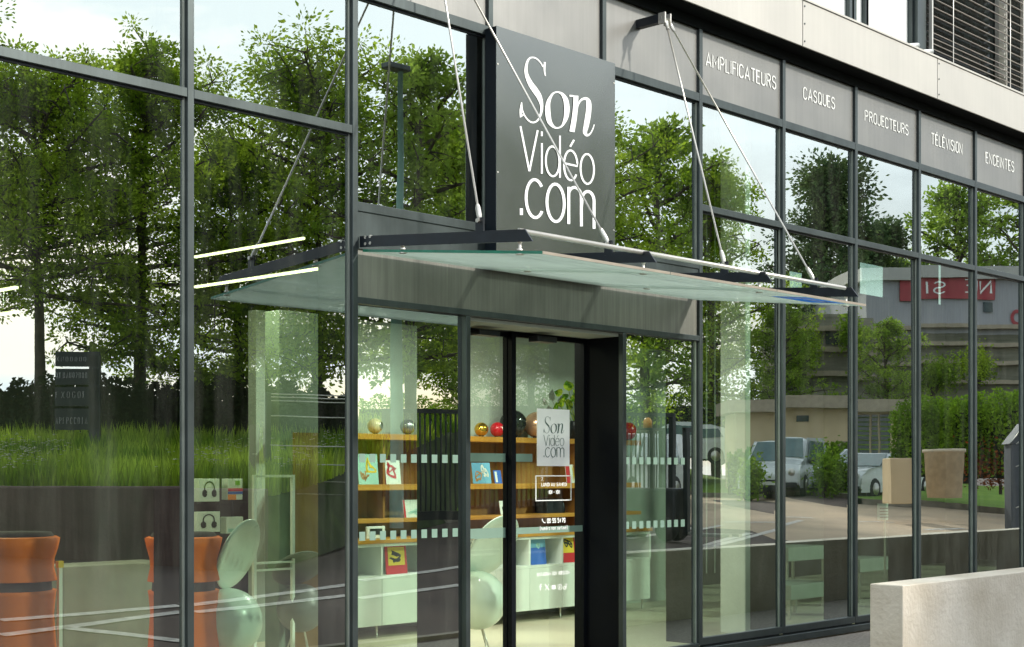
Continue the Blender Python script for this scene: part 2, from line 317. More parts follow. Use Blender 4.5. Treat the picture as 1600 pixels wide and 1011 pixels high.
def G(ch, wd, *st): GL[ch] = (wd, st)
G('A', .52, [(0, 0), (.26, 1), (.52, 0)], [(.09, .3), (.43, .3)]); G('M', .6, [(0, 0), (0, 1), (.3, .35), (.6, 1), (.6, 0)])
G('P', .45, [(0, 0), (0, 1), (.22, 1)] + arc(.22, .74, .23, .26, 90, -90, 8) + [(0, .48)]); G('L', .38, [(0, 1), (0, 0), (.38, 0)])
G('I', .0, [(0, 0), (0, 1)]); G('F', .38, [(0, 0), (0, 1), (.38, 1)], [(0, .53), (.33, .53)])
G('C', .44, arc(.22, .75, .22, .25, 10, 180, 8) + arc(.22, .25, .22, .25, 180, 350, 8)); G('T', .46, [(0, 1), (.46, 1)], [(.23, 1), (.23, 0)])
G('E', .38, [(.38, 1), (0, 1), (0, 0), (.38, 0)], [(0, .53), (.33, .53)]); G('U', .44, [(0, 1)] + arc(.22, .23, .22, .23, 180, 360, 8) + [(.44, 1)])
G('R', .46, [(0, 0), (0, 1), (.22, 1)] + arc(.22, .75, .23, .25, 90, -90, 8) + [(0, .5)], [(.24, .5), (.46, 0)])
G('S', .44, arc(.22, .76, .21, .24, 20, 250, 8) + [(.22, .52)] + arc(.22, .26, .22, .26, 70, -160, 8)); G('Q', .46, arc(.22, .75, .22, .25, 0, 180, 8) + arc(.22, .25, .22, .25, 180, 360, 8) + [(.44, .75)], [(.26, .22), (.46, -.04)])
G('O', .44, arc(.22, .75, .22, .25, 0, 180, 8) + arc(.22, .25, .22, .25, 180, 360, 8) + [(.44, .75)]); G('J', .36, [(.36, 1)] + arc(.16, .22, .2, .22, 0, -170, 8))
G('V', .5, [(0, 1), (.25, 0), (.5, 1)]); G('N', .5, [(0, 0), (0, 1), (.5, 0), (.5, 1)]); G('D', .46, [(0, 0), (0, 1), (.2, 1)] + arc(.2, .74, .26, .26, 90, 0, 5) + arc(.2, .26, .26, .26, 0, -90, 5) + [(0, 0)])
G('H', .46, [(0, 0), (0, 1)], [(.46, 0), (.46, 1)], [(0, .52), (.46, .52)]); G('-', .3, [(0, .45), (.3, .45)]); G(' ', .25); G('.', .04, [(0, 0), (0, .1)])
G('É', .38, *GL['E'][1], [(.14, 1.12), (.26, 1.28)]); G('W', .7, [(0, 1), (.17, 0), (.35, .8), (.53, 0), (.7, 1)]); G('G', .46, arc(.23, .75, .22, .25, 10, 180, 8) + arc(.23, .25, .22, .25, 180, 360, 8) + [(.45, .45), (.26, .45)])
G('0', .42, *[GL['O'][1][0]]); G('1', .2, [(0, .8), (.2, 1), (.2, 0)]); G('9', .44, arc(.22, .7, .21, .3, 0, 360, 12) + [(.43, .4)] + arc(.22, .25, .21, .25, 0, -150, 6)); G('5', .42, [(.4, 1), (.04, 1), (.02, .55)] + arc(.2, .32, .22, .32, 110, -150, 9))
G('7', .42, [(0, 1), (.42, 1), (.14, 0)]); G('2', .42, arc(.21, .74, .21, .26, 160, -20, 7) + [(0, 0), (.42, 0)])
G('(', .14, [(.14, 1.1), (0, .8), (0, .15), (.14, -.15)]); G(')', .14, [(0, 1.1), (.14, .8), (.14, .15), (0, -.15)]); G('X', .5, [(0, 0), (.5, 1)], [(0, 1), (.5, 0)])
G('n', .36, [(0, 0), (0, .66)], [(0, .42)] + arc(.18, .46, .18, .2, 180, 0, 6) + [(.36, 0)]); G('u', .36, [(0, .66)] + arc(.18, .2, .18, .2, 180, 360, 6) + [(.36, .66)]); G('m', .62, [(0, 0), (0, .66)], [(0, .42)] + arc(.155, .5, .155, .16, 180, 0, 6) + [(.31, 0)], [(.31, .42)] + arc(.465, .5, .155, .16, 180, 0, 6) + [(.62, 0)])
G('o', .38, arc(.19, .33, .19, .33, 0, 360, 14)); G('r', .24, [(0, 0), (0, .66)], [(0, .4), (.1, .62), (.24, .66)]); G('s', .32, [(.3, .58), (.16, .66), (.02, .52), (.16, .36), (.31, .2), (.16, 0), (0, .08)]); G('t', .24, [(.1, .95), (.1, .08), (.22, 0)], [(0, .66), (.24, .66)])
G('a', .36, [(.04, .6), (.2, .66), (.34, .5), (.34, 0)], arc(.18, .2, .17, .2, 0, 360, 10)); G('x', .36, [(0, 0), (.36, .66)], [(0, .66), (.36, 0)]); G('e', .38, [(.01, .35), (.37, .35)] + arc(.19, .33, .19, .33, 5, 320, 12)); G('é', .38, *GL['e'][1], [(.14, .8), (.28, .98)])
def text(mb, s, x0, x1, z0, z1, y, wd=0.15, gap=0.2, mirror=False):
    tot = sum(GL[c][0] for c in s) + gap * (len(s) - 1); k = (x1 - x0) / tot; h = z1 - z0; cur = 0
    fn = lambda a, b: (x0 + a * k if not mirror else x1 - a * k, y, z0 + b * h)
    for c in s:
        for st in GL[c][1]:
            if c == ' ': continue
            # keep the stroke width even although x and z scale differ
            P = [((cur + p[0]) * k, p[1] * h) for p in st]
            ribbon(mb, P, lambda a, b: ((x0 + a) if not mirror else (x1 - a), y, z0 + b), wd * h)
        cur += GL[c][0] + gap
    return mb
# ================================================================== SETTING
BAY = 1.351
def MX(i): return 5.328 + 0.025 + BAY * i - 0.0135        # centre of mullion i
def sheet(name, fn_h, xs, ys, m, kind='structure', off=0.0):
    mb = MB(); n = len(xs)
    for y in ys:
        for x in xs: mb.v.append((x, y, fn_h(x, y) + off))
    for j in range(len(ys) - 1):
        for i in range(n - 1):
            mb.f.append((j * n + i, j * n + i + 1, (j + 1) * n + i + 1, (j + 1) * n + i)); mb.m.append(0); mb.sm.append(True)
    return tag(mb.build(name, m), kind=kind)
xs = [-600, -300, -150] + list(np.arange(-100, 160, 4)) + [200, 300, 600]
ys = [-900, -500, -300, -200, -150] + list(np.arange(-120, -40, 8)) + list(np.arange(-40, 0, 1.25)) + [0, 20, 100, 400]
sheet('ground', gh, xs, ys, M['asphalt'])
sheet('paving', lambda x, y: 0.004, [-20, 0, 10, 20, 45], [-2.6, -1.5, -0.02], M['pave'])
# lighter gravel edge strip along the foot of the facade
mb = MB(); mb.box(-20, 45, -2.75, -2.62, 0, 0.05); tag(mb.build('kerb', M['kerb']), kind='structure')
# ---- far lawn with its kerb (seen only in the glass)
kp = [MG(px, py) for px, py in ((300, 842), (560, 822), (760, 806), (900, 786), (985, 777), (1100, 772), (1230, 775), (1340, 783), (1440, 791), (1540, 799), (1700, 812))]
rise = [1.3, 1.5, 1.6, 1.7, 1.75, 1.5, .55, .25, .2, .2, .2]
mb = MB(); nn = len(kp)
back = [Vector((p.x + (p.x) * 1.2 + 20, p.y * 3.2 - 30, 0)) for p in kp]
mbl = MB(); K = 10
for i in range(nn):
    for k in range(K + 1):
        q = kp[i].lerp(back[i], (k / K) ** 2); mbl.v.append((q.x, q.y, gh(q.x, q.y) + 0.13 + rise[i] * min(1, (k / K) ** 2 * 9)))
for i in range(nn - 1):
    for k in range(K):
        a = i * (K + 1) + k; mbl.f.append((a, a + K + 1, a + K + 2, a + 1)); mbl.m.append(0); mbl.sm.append(True)
tag(mbl.build('lawn', M['lawn']), kind='structure')
for i in range(nn - 1):
    a, b = kp[i], kp[i + 1]; mb.prism([(a.x, a.y, a.z - .2), (a.x, a.y + .22, a.z - .2), (a.x, a.y + .22, a.z + .16), (a.x, a.y, a.z + .16)], (b - a))
tag(mb.build('kerb', M['kerb']), kind='structure')
near = [MG(px, py) for px, py in ((300, 850), (560, 832), (760, 818), (940, 806), (1060, 818), (1180, 826), (1235, 846), (1340, 870), (1440, 880), (1540, 880), (1700, 880))]
mb = MB(); K = 12; n0 = 3
for i in range(n0, nn):
    for k in range(K + 1): q = kp[i].lerp(near[i], k / K); mb.v.append((q.x, q.y, gh(q.x, q.y) + 0.004))
for i in range(nn - 1 - n0):
    for k in range(K): a = i * (K + 1) + k; mb.f.append((a, a + 1, a + K + 2, a + K + 1)); mb.m.append(0); mb.sm.append(True)
tag(mb.build('road', M['palegrit']), kind='structure')
# ---- road markings: painted bands between points of the ground
mb = MB()
def stripe(p, q, wd=0.12, n=10):
    a, b = MG(*p), MG(*q); d = (b - a); d.z = 0; nrm = Vector((-d.y, d.x, 0)).normalized() * wd / 2
    for i in range(n):
        u, v = a.lerp(b, i / n), a.lerp(b, (i + 1) / n)
        mb.quadf([(c.x, c.y, gh(c.x, c.y) + 0.010) for c in (u - nrm, v - nrm, v + nrm, u + nrm)])
for s in (((0, 975), (280, 952)), ((285, 951), (550, 915)), ((0, 1000), (285, 962)), ((300, 960), (550, 931)), ((90, 985), (285, 1008)), ((560, 905), (720, 884)),
          ((560, 934), (720, 912)), ((990, 842), (1135, 818)), ((1102, 852), (1180, 830)), ((1105, 856), (1258, 815)), ((1140, 813), (1230, 813)), ((735, 868), (860, 861)), ((1228, 810), (1278, 811)), ((1342, 812), (1400, 813)), ((1440, 828), (1500, 826))):
    stripe(*s, wd=0.16)
tag(mb.build('road_marking', M['paint']), kind='structure')
# ---- retaining wall and grass bank on the left of the reflection
w0, w1 = MZ(-420, 19.0), MZ(408, 19.0)
def seg_wall(name, a, b, z0, z1, th, m, label, cat):
    a, b = Vector((*a, 0)), Vector((*b, 0)); d = (b - a).normalized(); nrm = Vector((-d.y, d.x, 0))
    if nrm.y > 0: nrm = -nrm
    mb = MB(); mb.obox(a + Vector((0, 0, z0)), b - a, nrm * th, (0, 0, z1 - z0))
    return tag(mb.build(name, m, bevel=0.03), label, cat)
seg_wall('retaining_wall', w0, w1, -0.3, mz(764, 19), 0.3, M['wallbrown'], 'low stained brown retaining wall holding up the grass bank across the road', 'wall')
wd_ = (Vector(w1) - Vector(w0)); nb = Vector((-wd_.y, wd_.x)).normalized()
if nb.y > 0: nb = -nb
def bank_h(k): return [1.36, 1.5, 1.75, 2.1, 2.5, 2.9, 3.1, 3.1][k]
mb = MB(); off = [0.2, 2, 4, 7, 10, 15, 30, 90]
for i in range(13):
    u = i / 12; base = Vector(w0).lerp(Vector(w1), u * 1.0)
    for k, o_ in enumerate(off):
        p = base + nb * o_ + (Vector(w1) - Vector(w0)).normalized() * (o_ * 0.25 * (u - .2)); hh = bank_h(k)
        if i == 12: hh = gh(p.x, p.y)
        mb.v.append((p.x, p.y, hh + (rnd.uniform(-.08, .08) if 0 < k < 7 else 0)))
for i in range(12):
    for k in range(7):
        a = i * 8 + k; mb.f.append((a, a + 8, a + 9, a + 1)); mb.m.append(0); mb.sm.append(True)
tag(mb.build('grass_bank', M['bank']), kind='structure')
def bank_pt(u, o_):
    base = Vector(w0).lerp(Vector(w1), u); p = base + nb * o_ + (Vector(w1) - Vector(w0)).normalized() * (o_ * 0.25 * (u - .2))
    k = max(i for i in range(8) if off[i] <= max(o_, .2)); k = min(k, 6); f = (o_ - off[k]) / (off[k + 1] - off[k])
    return p.x, p.y, bank_h(k) * (1 - f) + bank_h(k + 1) * f
# tall grass on the bank
def blades(name, n, fn, m, h=(.25, .6), wd=.03, label=None, cat=None, kind='stuff'):
    r = random.Random(hash(name) % 1000 if False else len(name)); V = []; F = []
    for i in range(n):
        x, y, z = fn(r); a = r.uniform(0, 6.28); hh = r.uniform(*h); l = r.uniform(-.25, .25) * hh; l2 = r.uniform(-.25, .25) * hh; k = len(V)
        dx, dy = math.cos(a) * wd, math.sin(a) * wd
        V += [(x - dx, y - dy, z - .03), (x + dx, y + dy, z - .03), (x + l * .5 + dx * .7, y + l2 * .5 + dy * .7, z + hh * .6), (x + l, y + l2, z + hh)]; F.append((k, k + 1, k + 2, k + 3))
    me = bpy.data.meshes.new(name); me.from_pydata(V, [], F); me.materials.append(m); ob = bpy.data.objects.new(name, me); C.objects.link(ob)
    return tag(ob, label, cat, None, kind)
blades('meadow_grass', 32000, lambda r: bank_pt(r.random(), .3 + 11 * r.random() ** 1.3), M['meadow'], (.07, .42), .016, 'long green meadow grass growing on the bank above the wall', 'grass')
mb = MB(); r_ = random.Random(3)
for c in range(16):
    u0, o0 = r_.uniform(.2, .98), r_.uniform(.4, 4)
    for i in range(40):
        x, y, z = bank_pt(min(.999, max(0, u0 + r_.gauss(0, .025))), max(.25, o0 + r_.gauss(0, .5))); q = r_.uniform(.015, .04); z += r_.uniform(.3, .5)
        mb.quadf([(x - q, y, z), (x, y - q, z + .01), (x + q, y, z), (x, y + q, z + .01)])
tag(mb.build('meadow_flowers', M['flower']), 'clusters of small white meadow flowers in the long grass', 'flowers', None, 'stuff')
# ---- leaf clouds
def leaf_mesh(name, pts, size, m, seed=1):
    r = np.random.RandomState(seed); P = np.asarray(pts, float); n = len(P)
    a = r.normal(size=(n, 3)); a[:, 2] *= 0.8; a /= np.linalg.norm(a, axis=1)[:, None]; b = np.cross(a, r.normal(size=(n, 3))); b /= np.linalg.norm(b, axis=1)[:, None]
    s = size * r.uniform(.6, 1.3, n)[:, None]
    V = np.stack([P - a * s * .5, P + b * s * .28, P + a * s * .5, P - b * s * .28], 1).reshape(-1, 3)
    me = bpy.data.meshes.new(name); me.vertices.add(4 * n); me.vertices.foreach_set('co', V.ravel())
    me.loops.add(4 * n); me.loops.foreach_set('vertex_index', np.arange(4 * n, dtype=np.int32)); me.polygons.add(n)
    me.polygons.foreach_set('loop_start', np.arange(0, 4 * n, 4, dtype=np.int32)); me.polygons.foreach_set('loop_total', np.full(n, 4, dtype=np.int32)); me.materials.append(m); me.update(); me.validate(); return me
def make_tree(H, Rc, zc, leaf, m, seed, n=26000, droop=0.0, conifer=False, clump=0.30, nb=34):
    r = random.Random(seed); mb = MB(); pts = []
    lean = (r.uniform(-.05, .05) * H, r.uniform(-.05, .05) * H)
    trunk = [(lean[0] * t * t + math.sin(t * 5 + seed) * .05 * t, lean[1] * t * t, H * t * .93) for t in [i / 8 for i in range(9)]]
    mb.tube([(0, 0, -.4)] + trunk, [.17 * H / 8] + [.15 * H / 8 * (1 - .92 * i / 8) for i in range(9)], 8)
    tips = []
    for k in range(nb):
        t = zc + (1 - zc) * (k + r.random()) / nb
        i = min(7, int(t * 8)); f = t * 8 - i; p0 = Vector(trunk[i]).lerp(Vector(trunk[i + 1]), f)
        q = (t - zc) / (1 - zc)
        if conifer: Lr = Rc * (1 - q) ** .8 * r.uniform(.75, 1.1) + .15; up = -.12 + .5 * q
        else: Lr = Rc * (math.sin(math.pi * min(1, .22 + .78 * q)) ** .6) * r.uniform(.55, 1.15); up = .18 + .8 * q * r.uniform(.6, 1.2) - droop * (1 - q)
        an = k * 2.399 + r.uniform(-.5, .5); dv = Vector((math.cos(an), math.sin(an), up)).normalized(); L_ = []
        cur = p0.copy(); dd = dv.copy(); ns = 5
        for s in range(ns + 1):
            L_.append(cur.copy()); dd = (dd + Vector((r.uniform(-.2, .2), r.uniform(-.2, .2), r.uniform(-.15, .15) - droop * .1))).normalized(); cur = cur + dd * Lr / ns
        mb.tube(L_, [.045 * H / 8 * (1 - .85 * s / ns) + .008 for s in range(ns + 1)], 5, cap=False)
        for s in range(1, ns + 1):
            for b_ in range(3 if not conifer else 2):
                tp = L_[s] + Vector((r.gauss(0, 1), r.gauss(0, 1), r.gauss(0, .6))) * Rc * (.13 if not conifer else .08)
                mb.tube([L_[s], L_[s].lerp(tp, .5) + Vector((0, 0, .03)), tp], [.018, .012, .006], 3, cap=False)
                tips.append((tp, Rc * clump * r.uniform(.35, 1.0) * (.55 if conifer else .5)))
    wts = [t[1] ** 2 for t in tips]; tw = sum(wts); rs = np.random.RandomState(seed)
    for (tp, sg), w_ in zip(tips, wts):
        k = int(n * w_ / tw); q = np.clip(rs.normal(size=(k, 3)), -1.7, 1.7) * sg * .62; q[:, 2] *= .7; pts.append(np.array(tp) + q)
    P = np.concatenate(pts); P = P[P[:, 2] > 0.15]
    return mb, leaf_mesh('crown', P, leaf, m, seed)
TREE = {}
def tree(key, spec, x, y, z, scale, rz, label, group=None, name='tree'):
    if key not in TREE:
        mb, me = make_tree(*spec[0], **spec[1]); root = thing(name, label, 'tree', (0, 0, 0), group)
        mb.build('trunk', M['trunk'], root); cr_ = bpy.data.objects.new('crown', me); C.objects.link(cr_); cr_.parent = root; TREE[key] = root
    else: root = copy_tree(TREE[key])
    root.location = (x, y, z); root.rotation_euler = (0, 0, rz); root.scale = (scale,) * 3; tag(root, label, 'tree', group)
    if not group and 'group' in root: del root['group']
    return root
SP = {'D': ((8.0, 2.9, .46, .09, M['leafA'], 71), dict(n=42000, droop=.15, nb=40)), 'A': ((8.0, 2.9, .25, .09, M['leafA'], 11), dict(n=50000, droop=.25, nb=46)), 'B': ((8.0, 2.3, .25, .085, M['leafA'], 23), dict(n=42000, droop=.3, nb=40, clump=.27)),
      'C': ((8.0, 2.2, .22, .12, M['leafB'], 35), dict(n=15000, droop=.1, nb=30, clump=.24)), 'P': ((9.0, 2.7, .12, .13, M['leafC'], 47), dict(n=30000, conifer=True, nb=54, clump=.34))}
GT = 'trees mirrored in the glass'
def place(key, px, Z, ytop, ybase, rz, label, name='broadleaf_tree'):
    x, y = MZ(px, Z); zb = mz(ybase, Z); H = mz(ytop, Z) - zb; s = H / (9.0 if key == 'P' else 8.0)
    return tree(key, SP[key], x, y, zb, s, rz, label, None, name)
place('D', 60, 27, 108, 735, 0.3, 'very wide dense leafy tree mirrored in the leftmost pane')
place('B', 215, 29, 62, 740, 1.1, 'tall leafy tree mirrored just left of the first full mullion')
place('B', 365, 31, 185, 730, 4.1, 'leafy tree mirrored behind the lit ceiling strips, lower than its neighbours')
place('A', 490, 30, 76, 740, 2.2, 'big tree with leaning trunk mirrored left of the canopy corner')
place('C', 640, 28, 66, 700, 0.5, 'open branched tree mirrored behind the green lamp post')
place('B', 735, 33, 170, 740, 3.0, 'dense tree mirrored above the black gate beside the sign')
place('A', 860, 42, 150, 720, 5.0, 'large tree mirrored behind the shop doors')
place('C', 1020, 56, 170, 735, 1.4, 'bright green tree mirrored right of the lettered sign')
place('B', 1130, 58, 250, 742, 2.6, 'mid green tree mirrored below the amplifier lettering')
place('P', 1296, 72, 222, 745, 0.4, 'tall dark spreading conifer mirrored below the middle lettered panels', 'conifer_tree')
place('P', 1372, 78, 330, 745, 2.4, 'smaller dark conifer mirrored to the right of the tallest one', 'conifer_tree')
place('C', 1500, 74, 268, 735, 4.4, 'light yellow green tree mirrored near the right edge')
place('C', 1610, 72, 250, 735, 1.9, 'light green tree mirrored at the very right edge')
place('C', 1430, 84, 385, 745, 3.3, 'distant pale green tree mirrored behind the commercial building')
place('D', -140, 30, 20, 730, 3.6, 'broad tree at the far left end of the mirrored row')
place('C', 1392, 53, 488, 745, 2.0, 'small olive green tree in front of the stone ledges')
place('C', 1232, 54, 470, 745, 5.2, 'small tree at the left end of the stone building')
# hedges
def hedge(name, pts, h, th, m, n, label, leaf=.12, ztop=None):
    rs = np.random.RandomState(len(label)); P = []
    core = MB(); tot = sum((Vector(pts[i + 1][:2]) - Vector(pts[i][:2])).length for i in range(len(pts) - 1))
    for i in range(len(pts) - 1):
        a, b = Vector(pts[i]), Vector(pts[i + 1]); d = b - a; k = int(n * Vector(d[:2]).length / tot); u = rs.rand(k)
        nr = Vector((-d.y, d.x, 0)).normalized()
        q = np.array(a)[None] + u[:, None] * np.array(d)[None]; lump = .18 * np.sin(u * Vector(d[:2]).length * 1.1) + .12 * np.sin(u * 37 + 2)
        zz = rs.rand(k) ** .7; q[:, 2] += zz * (h + lump) + .05; off_ = (rs.rand(k) - .5) * th; off_ = np.sign(off_) * (np.abs(off_) * 2 / th) ** .3 * th / 2
        q[:, :2] += np.outer(off_, np.array(nr[:2])); P.append(q)
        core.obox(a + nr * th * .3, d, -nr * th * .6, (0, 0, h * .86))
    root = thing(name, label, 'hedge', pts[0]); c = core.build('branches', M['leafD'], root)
    me = leaf_mesh('foliage', np.concatenate(P) - np.array(pts[0]), leaf, m, 5); o = bpy.data.objects.new('foliage', me); C.objects.link(o); o.parent = root; return root
def HP(px, Z, py): x, y = MZ(px, Z); return (x, y, mz(py, Z))
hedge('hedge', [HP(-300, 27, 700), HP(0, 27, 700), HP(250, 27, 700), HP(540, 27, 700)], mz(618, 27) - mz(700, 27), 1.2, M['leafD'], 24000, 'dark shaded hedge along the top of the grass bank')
hedge('hedge', [HP(560, 57, 715), HP(760, 57, 715), HP(980, 57, 715), HP(1170, 57, 715)], mz(621, 57) - mz(715, 57), 1.4, M['leafH'], 22000, 'long bright green clipped hedge at the back of the lawn')
hedge('hedge', [HP(1428, 44, 745), HP(1520, 40, 745), HP(1720, 36, 745)], mz(628, 40) - mz(745, 40), 1.4, M['leafH'], 22000, 'green shrub hedge behind the planter, mirrored at the right')
hedge('hedge', [HP(1150, 48.6, 768), HP(1250, 48.6, 768), HP(1345, 48.6, 768)], mz(708, 48.6) - mz(768, 48.6), .7, M['leafH'], 12000, 'low shaggy shrubs in front of the beige pavilion', leaf=.13)
STEP[0] = .001
def bush(px, Z, pb, pt, wpx, label, seed, m='leafH', n=1500):
    x, y = MZ(px, Z); zb, h = mz(pb, Z), (pb - pt) * Z / FPX; wr = wpx / 2 * Z / FPX; rs = np.random.RandomState(seed); P = []
    root = thing('shrub', label, 'shrub', (x, y, zb)); mb = MB()
    for k in range(9):
        a_ = rs.rand() * 6.28; q = np.array([math.cos(a_) * wr * .7 * rs.rand(), math.sin(a_) * wr * .6 * rs.rand(), h * (.35 + .5 * rs.rand())]); P.append(q + rs.normal(size=(n // 9, 3)) * (wr * .34, wr * .3, h * .2))
        mb.tube([(x, y, zb - .1), (x + q[0], y + q[1], zb + q[2])], [.03, .012], 5)
    mb.build('stems', M['trunk'], root); P = np.concatenate(P); me = leaf_mesh('foliage', P[P[:, 2] > 0], .13, M[m], seed); o = bpy.data.objects.new('foliage', me); C.objects.link(o); o.parent = root
bush(1296, 43.5, 781, 706, 56, 'shaggy upright shrub between the two parked white vehicles', 1)
bush(1322, 44.5, 781, 722, 40, 'lower shrub right of the shaggy one between the parked vehicles', 2)
bush(1262, 55.5, 600, 520, 70, 'round bush growing against the stone building on the left', 3, 'leafA', 2200)
bush(1335, 55.8, 560, 500, 60, 'bush growing on the middle ledge of the stone building', 4, 'leafB', 1800)
bush(1450, 58, 620, 560, 90, 'wide bush under the red sign band of the commercial building', 5, 'leafB', 2600)
bush(1520, 58, 600, 540, 70, 'bush right of the wide one below the red sign band', 6, 'leafA', 2000)
bush(1182, 43, 780, 715, 50, 'green shrub mirrored just left of the white van', 7)
# ---- totem sign
Z = 24; x0, y0 = MZ(84, Z); x1, y1 = MZ(152, Z); tz1, tz0 = mz(555, Z), mz(748, Z)
t = thing('totem_sign', 'black slotted directory totem on a dark post in the meadow', 'sign', (x0, y0, 1.45))
a, b = Vector((x0, y0, 0)), Vector((x1, y1, 0)); d = b - a; nr = Vector((-d.y, d.x, 0)).normalized() * .1
if nr.y > 0: nr = -nr
mb = MB()
for (p0, p1) in ((555, 578), (582, 607), (611, 640), (644, 676)): mb.obox(a + Vector((0, 0, mz(p1, Z))), d, nr, (0, 0, mz(p0, Z) - mz(p1, Z)))
mb.build('board', M['gateblack'], t)
MB().obox(a + d * .78 + Vector((0, 0, 1.2)), d * .24, nr * .9, (0, 0, mz(560, Z) - 1.2)).build('post', M['black'], t)
mb = MB()
def totem_text(s, pa, pb):
    n = len(s); k = .74 / n
    for i, c in enumerate(s):
        for st in GL[c][1]:
            P = [((i + p[0]) * k, p[1]) for p in st]
            z0_, z1_ = mz(pb, Z), mz(pa, Z)
            ribbon(mb, P, lambda u, v: tuple(a + d * (.03 + u) - nr.normalized() * .006 + Vector((0, 0, z0_ + v * (z1_ - z0_)))), .012)
totem_text('XNO0000', 563, 570); totem_text('XEDAUO2D00', 588, 597); totem_text('EX0G0E', 618, 628); totem_text('APFPCC0TA', 657, 667)
mb.build('lettering', col('grey_sign_lettering', (.35, .33, .35)), t)
# ---- lamp posts
def lamp_post(px, Z, ytop, ybase, r0, label, m):
    x, y = MZ(px, Z); z0, z1 = mz(ybase, Z), mz(ytop, Z); t = thing('lamp_post', label, 'lamp post', (x, y, z0))
    MB().tube([(x, y, z0 - .3), (x, y, z0 + (z1 - z0) * .55)], [r0 * 1.25, r0], 12).tube([(x, y, z0 + (z1 - z0) * .55), (x, y, z1)], [r0 * .75, r0 * .45], 12).build('pole', m, t)
    MB().tube([(x, y, z0 + (z1 - z0) * .54), (x, y, z0 + (z1 - z0) * .565)], r0 * 1.3, 12).build('collar', m, t)
    MB().box(x - .3, x + .12, y - .1, y + .1, z1 - .02, z1 + .07).build('lamp_head', M['alu'], t, bevel=.02)
lamp_post(618, 22, 112, 790, .085, 'tall green painted lamp post mirrored in front of the trees', M['greenpole'])
# ---- sliding gate with upright bars
Z = 25.5; ga, gb = Vector((*MZ(602, Z), 0)), Vector((*MZ(1058, Z * 1.12), 0)); gz0, gz1 = mz(810, Z), mz(634, Z)
t = thing('sliding_gate', 'long black steel sliding gate with close upright bars', 'gate', (ga.x, ga.y, gz0)); d = gb - ga; nr = Vector((-d.y, d.x, 0)).normalized() * .06
MB().obox(ga + Vector((0, 0, gz1 - .07)), d, nr, (0, 0, .07)).build('top_rail', M['gateblack'], t)
MB().obox(ga + Vector((0, 0, gz0)), d, nr * 2, (0, 0, .16)).build('bottom_rail', M['gateblack'], t)
mb = MB(); nbar = 62
for i in range(nbar): p = ga + d * (i + .5) / nbar; mb.box(p.x - .012, p.x + .012, p.y - .012 , p.y + .012, gz0 + .15, gz1 - .06)
tag(mb.build('bars', M['gateblack'], t), kind='stuff'); mb = MB()
for f_ in (0, .5, 1): p = ga + d * f_; mb.box(p.x - .05, p.x + .05, p.y - .05, p.y + .05, gz0 - .2, gz1)
mb.build('gate_posts', M['gateblack'], t)
# wire fence on the bank behind (horizontal rails)
Z = 21.5; ga, gb = Vector((*MZ(412, Z), 0)), Vector((*MZ(545, Z), 0)); d = gb - ga
t = thing('rail_fence', 'dark post and wire fence at the end of the grass bank', 'fence', (ga.x, ga.y, mz(775, Z)))
mb = MB()
for py in (617, 622, 628, 652, 697, 725, 752, 772): mb.tube([ga + Vector((0, 0, mz(py - 1, Z))), gb + Vector((0, 0, mz(py + 2, Z)))], .009, 5)
mb.build('wires', M['steel'], t)
for f_ in (0, .98):
    p = ga + d * f_; MB().box(p.x - .04, p.x + .04, p.y - .04, p.y + .04, .3, mz(614, Z)).build('post', M['gateblack'], t)
p = Vector((*MZ(392, 20), 0)); tag(MB().box(p.x - .05, p.x + .05, p.y - .05, p.y + .05, .4, mz(664, 20)).build('timber_post', M['trunk'], bevel=.01), 'rough brown timber post standing by the end of the retaining wall', 'post')
# ---- beige pavilion
def obj_box_px(pa, pb, Z, ytop, ybot, depth, dirn=None):
    a = Vector((*MZ(pa, Z), 0)); b = Vector((*MZ(pb, Z), 0)); d = b - a; n = Vector((-d.y, d.x, 0)).normalized()
    if n.y > 0: n = -n
    return a + Vector((0, 0, mz(ybot, Z))), d, n * depth, Vector((0, 0, mz(ytop, Z) - mz(ybot, Z)))
Z = 50; o_, dx, dy, dz = obj_box_px(1160, 1425, Z, 640, 785, 2.2)
t = thing('beige_pavilion', 'low beige rendered pavilion with flat overhanging roof', 'building', o_)
MB().obox(o_, dx, dy, dz).build('wall', M['beige'], t)
n_ = dy.normalized(); e_ = dx.normalized(); f_ = -n_
ob = MB().obox(o_ + dz - e_ * .3 + f_ * .5, dx + e_ * .6, dy + n_ * .8, (0, 0, .42)).build('roof', M['roofgrey'], t)
def onwall(px, py, lift=.02): a = Vector((*MZ(px, Z), mz(py, Z))); return a + f_ * lift
wn = MB().obox(onwall(1252, 661), onwall(1272, 661) - onwall(1252, 661), f_ * .03, (0, 0, .2)).build('window', M['winmat'], t)
for (a_, b_) in ((1345, 1362), (1366, 1376), (1380, 1396)):
    fr = MB().obox(onwall(a_, 716), onwall(b_, 716) - onwall(a_, 716), f_ * .03, (0, 0, mz(644, Z) - mz(716, Z))).build('window', M['winmat'], t)
    mb = MB()
    for k in range(10): mb.obox(onwall(a_, 712 - 7 * k, .055), onwall(b_, 0) .lerp(onwall(b_, 712 - 7 * k), 1) - onwall(a_, 712 - 7 * k), f_ * .02, (0, 0, .035))
    mb.build('louvre', M['leafH'], fr)
MB().obox(onwall(1318, 783), onwall(1338, 783) - onwall(1318, 783), f_ * .03, (0, 0, 2.0)).build('door', M['roofgrey'], t)
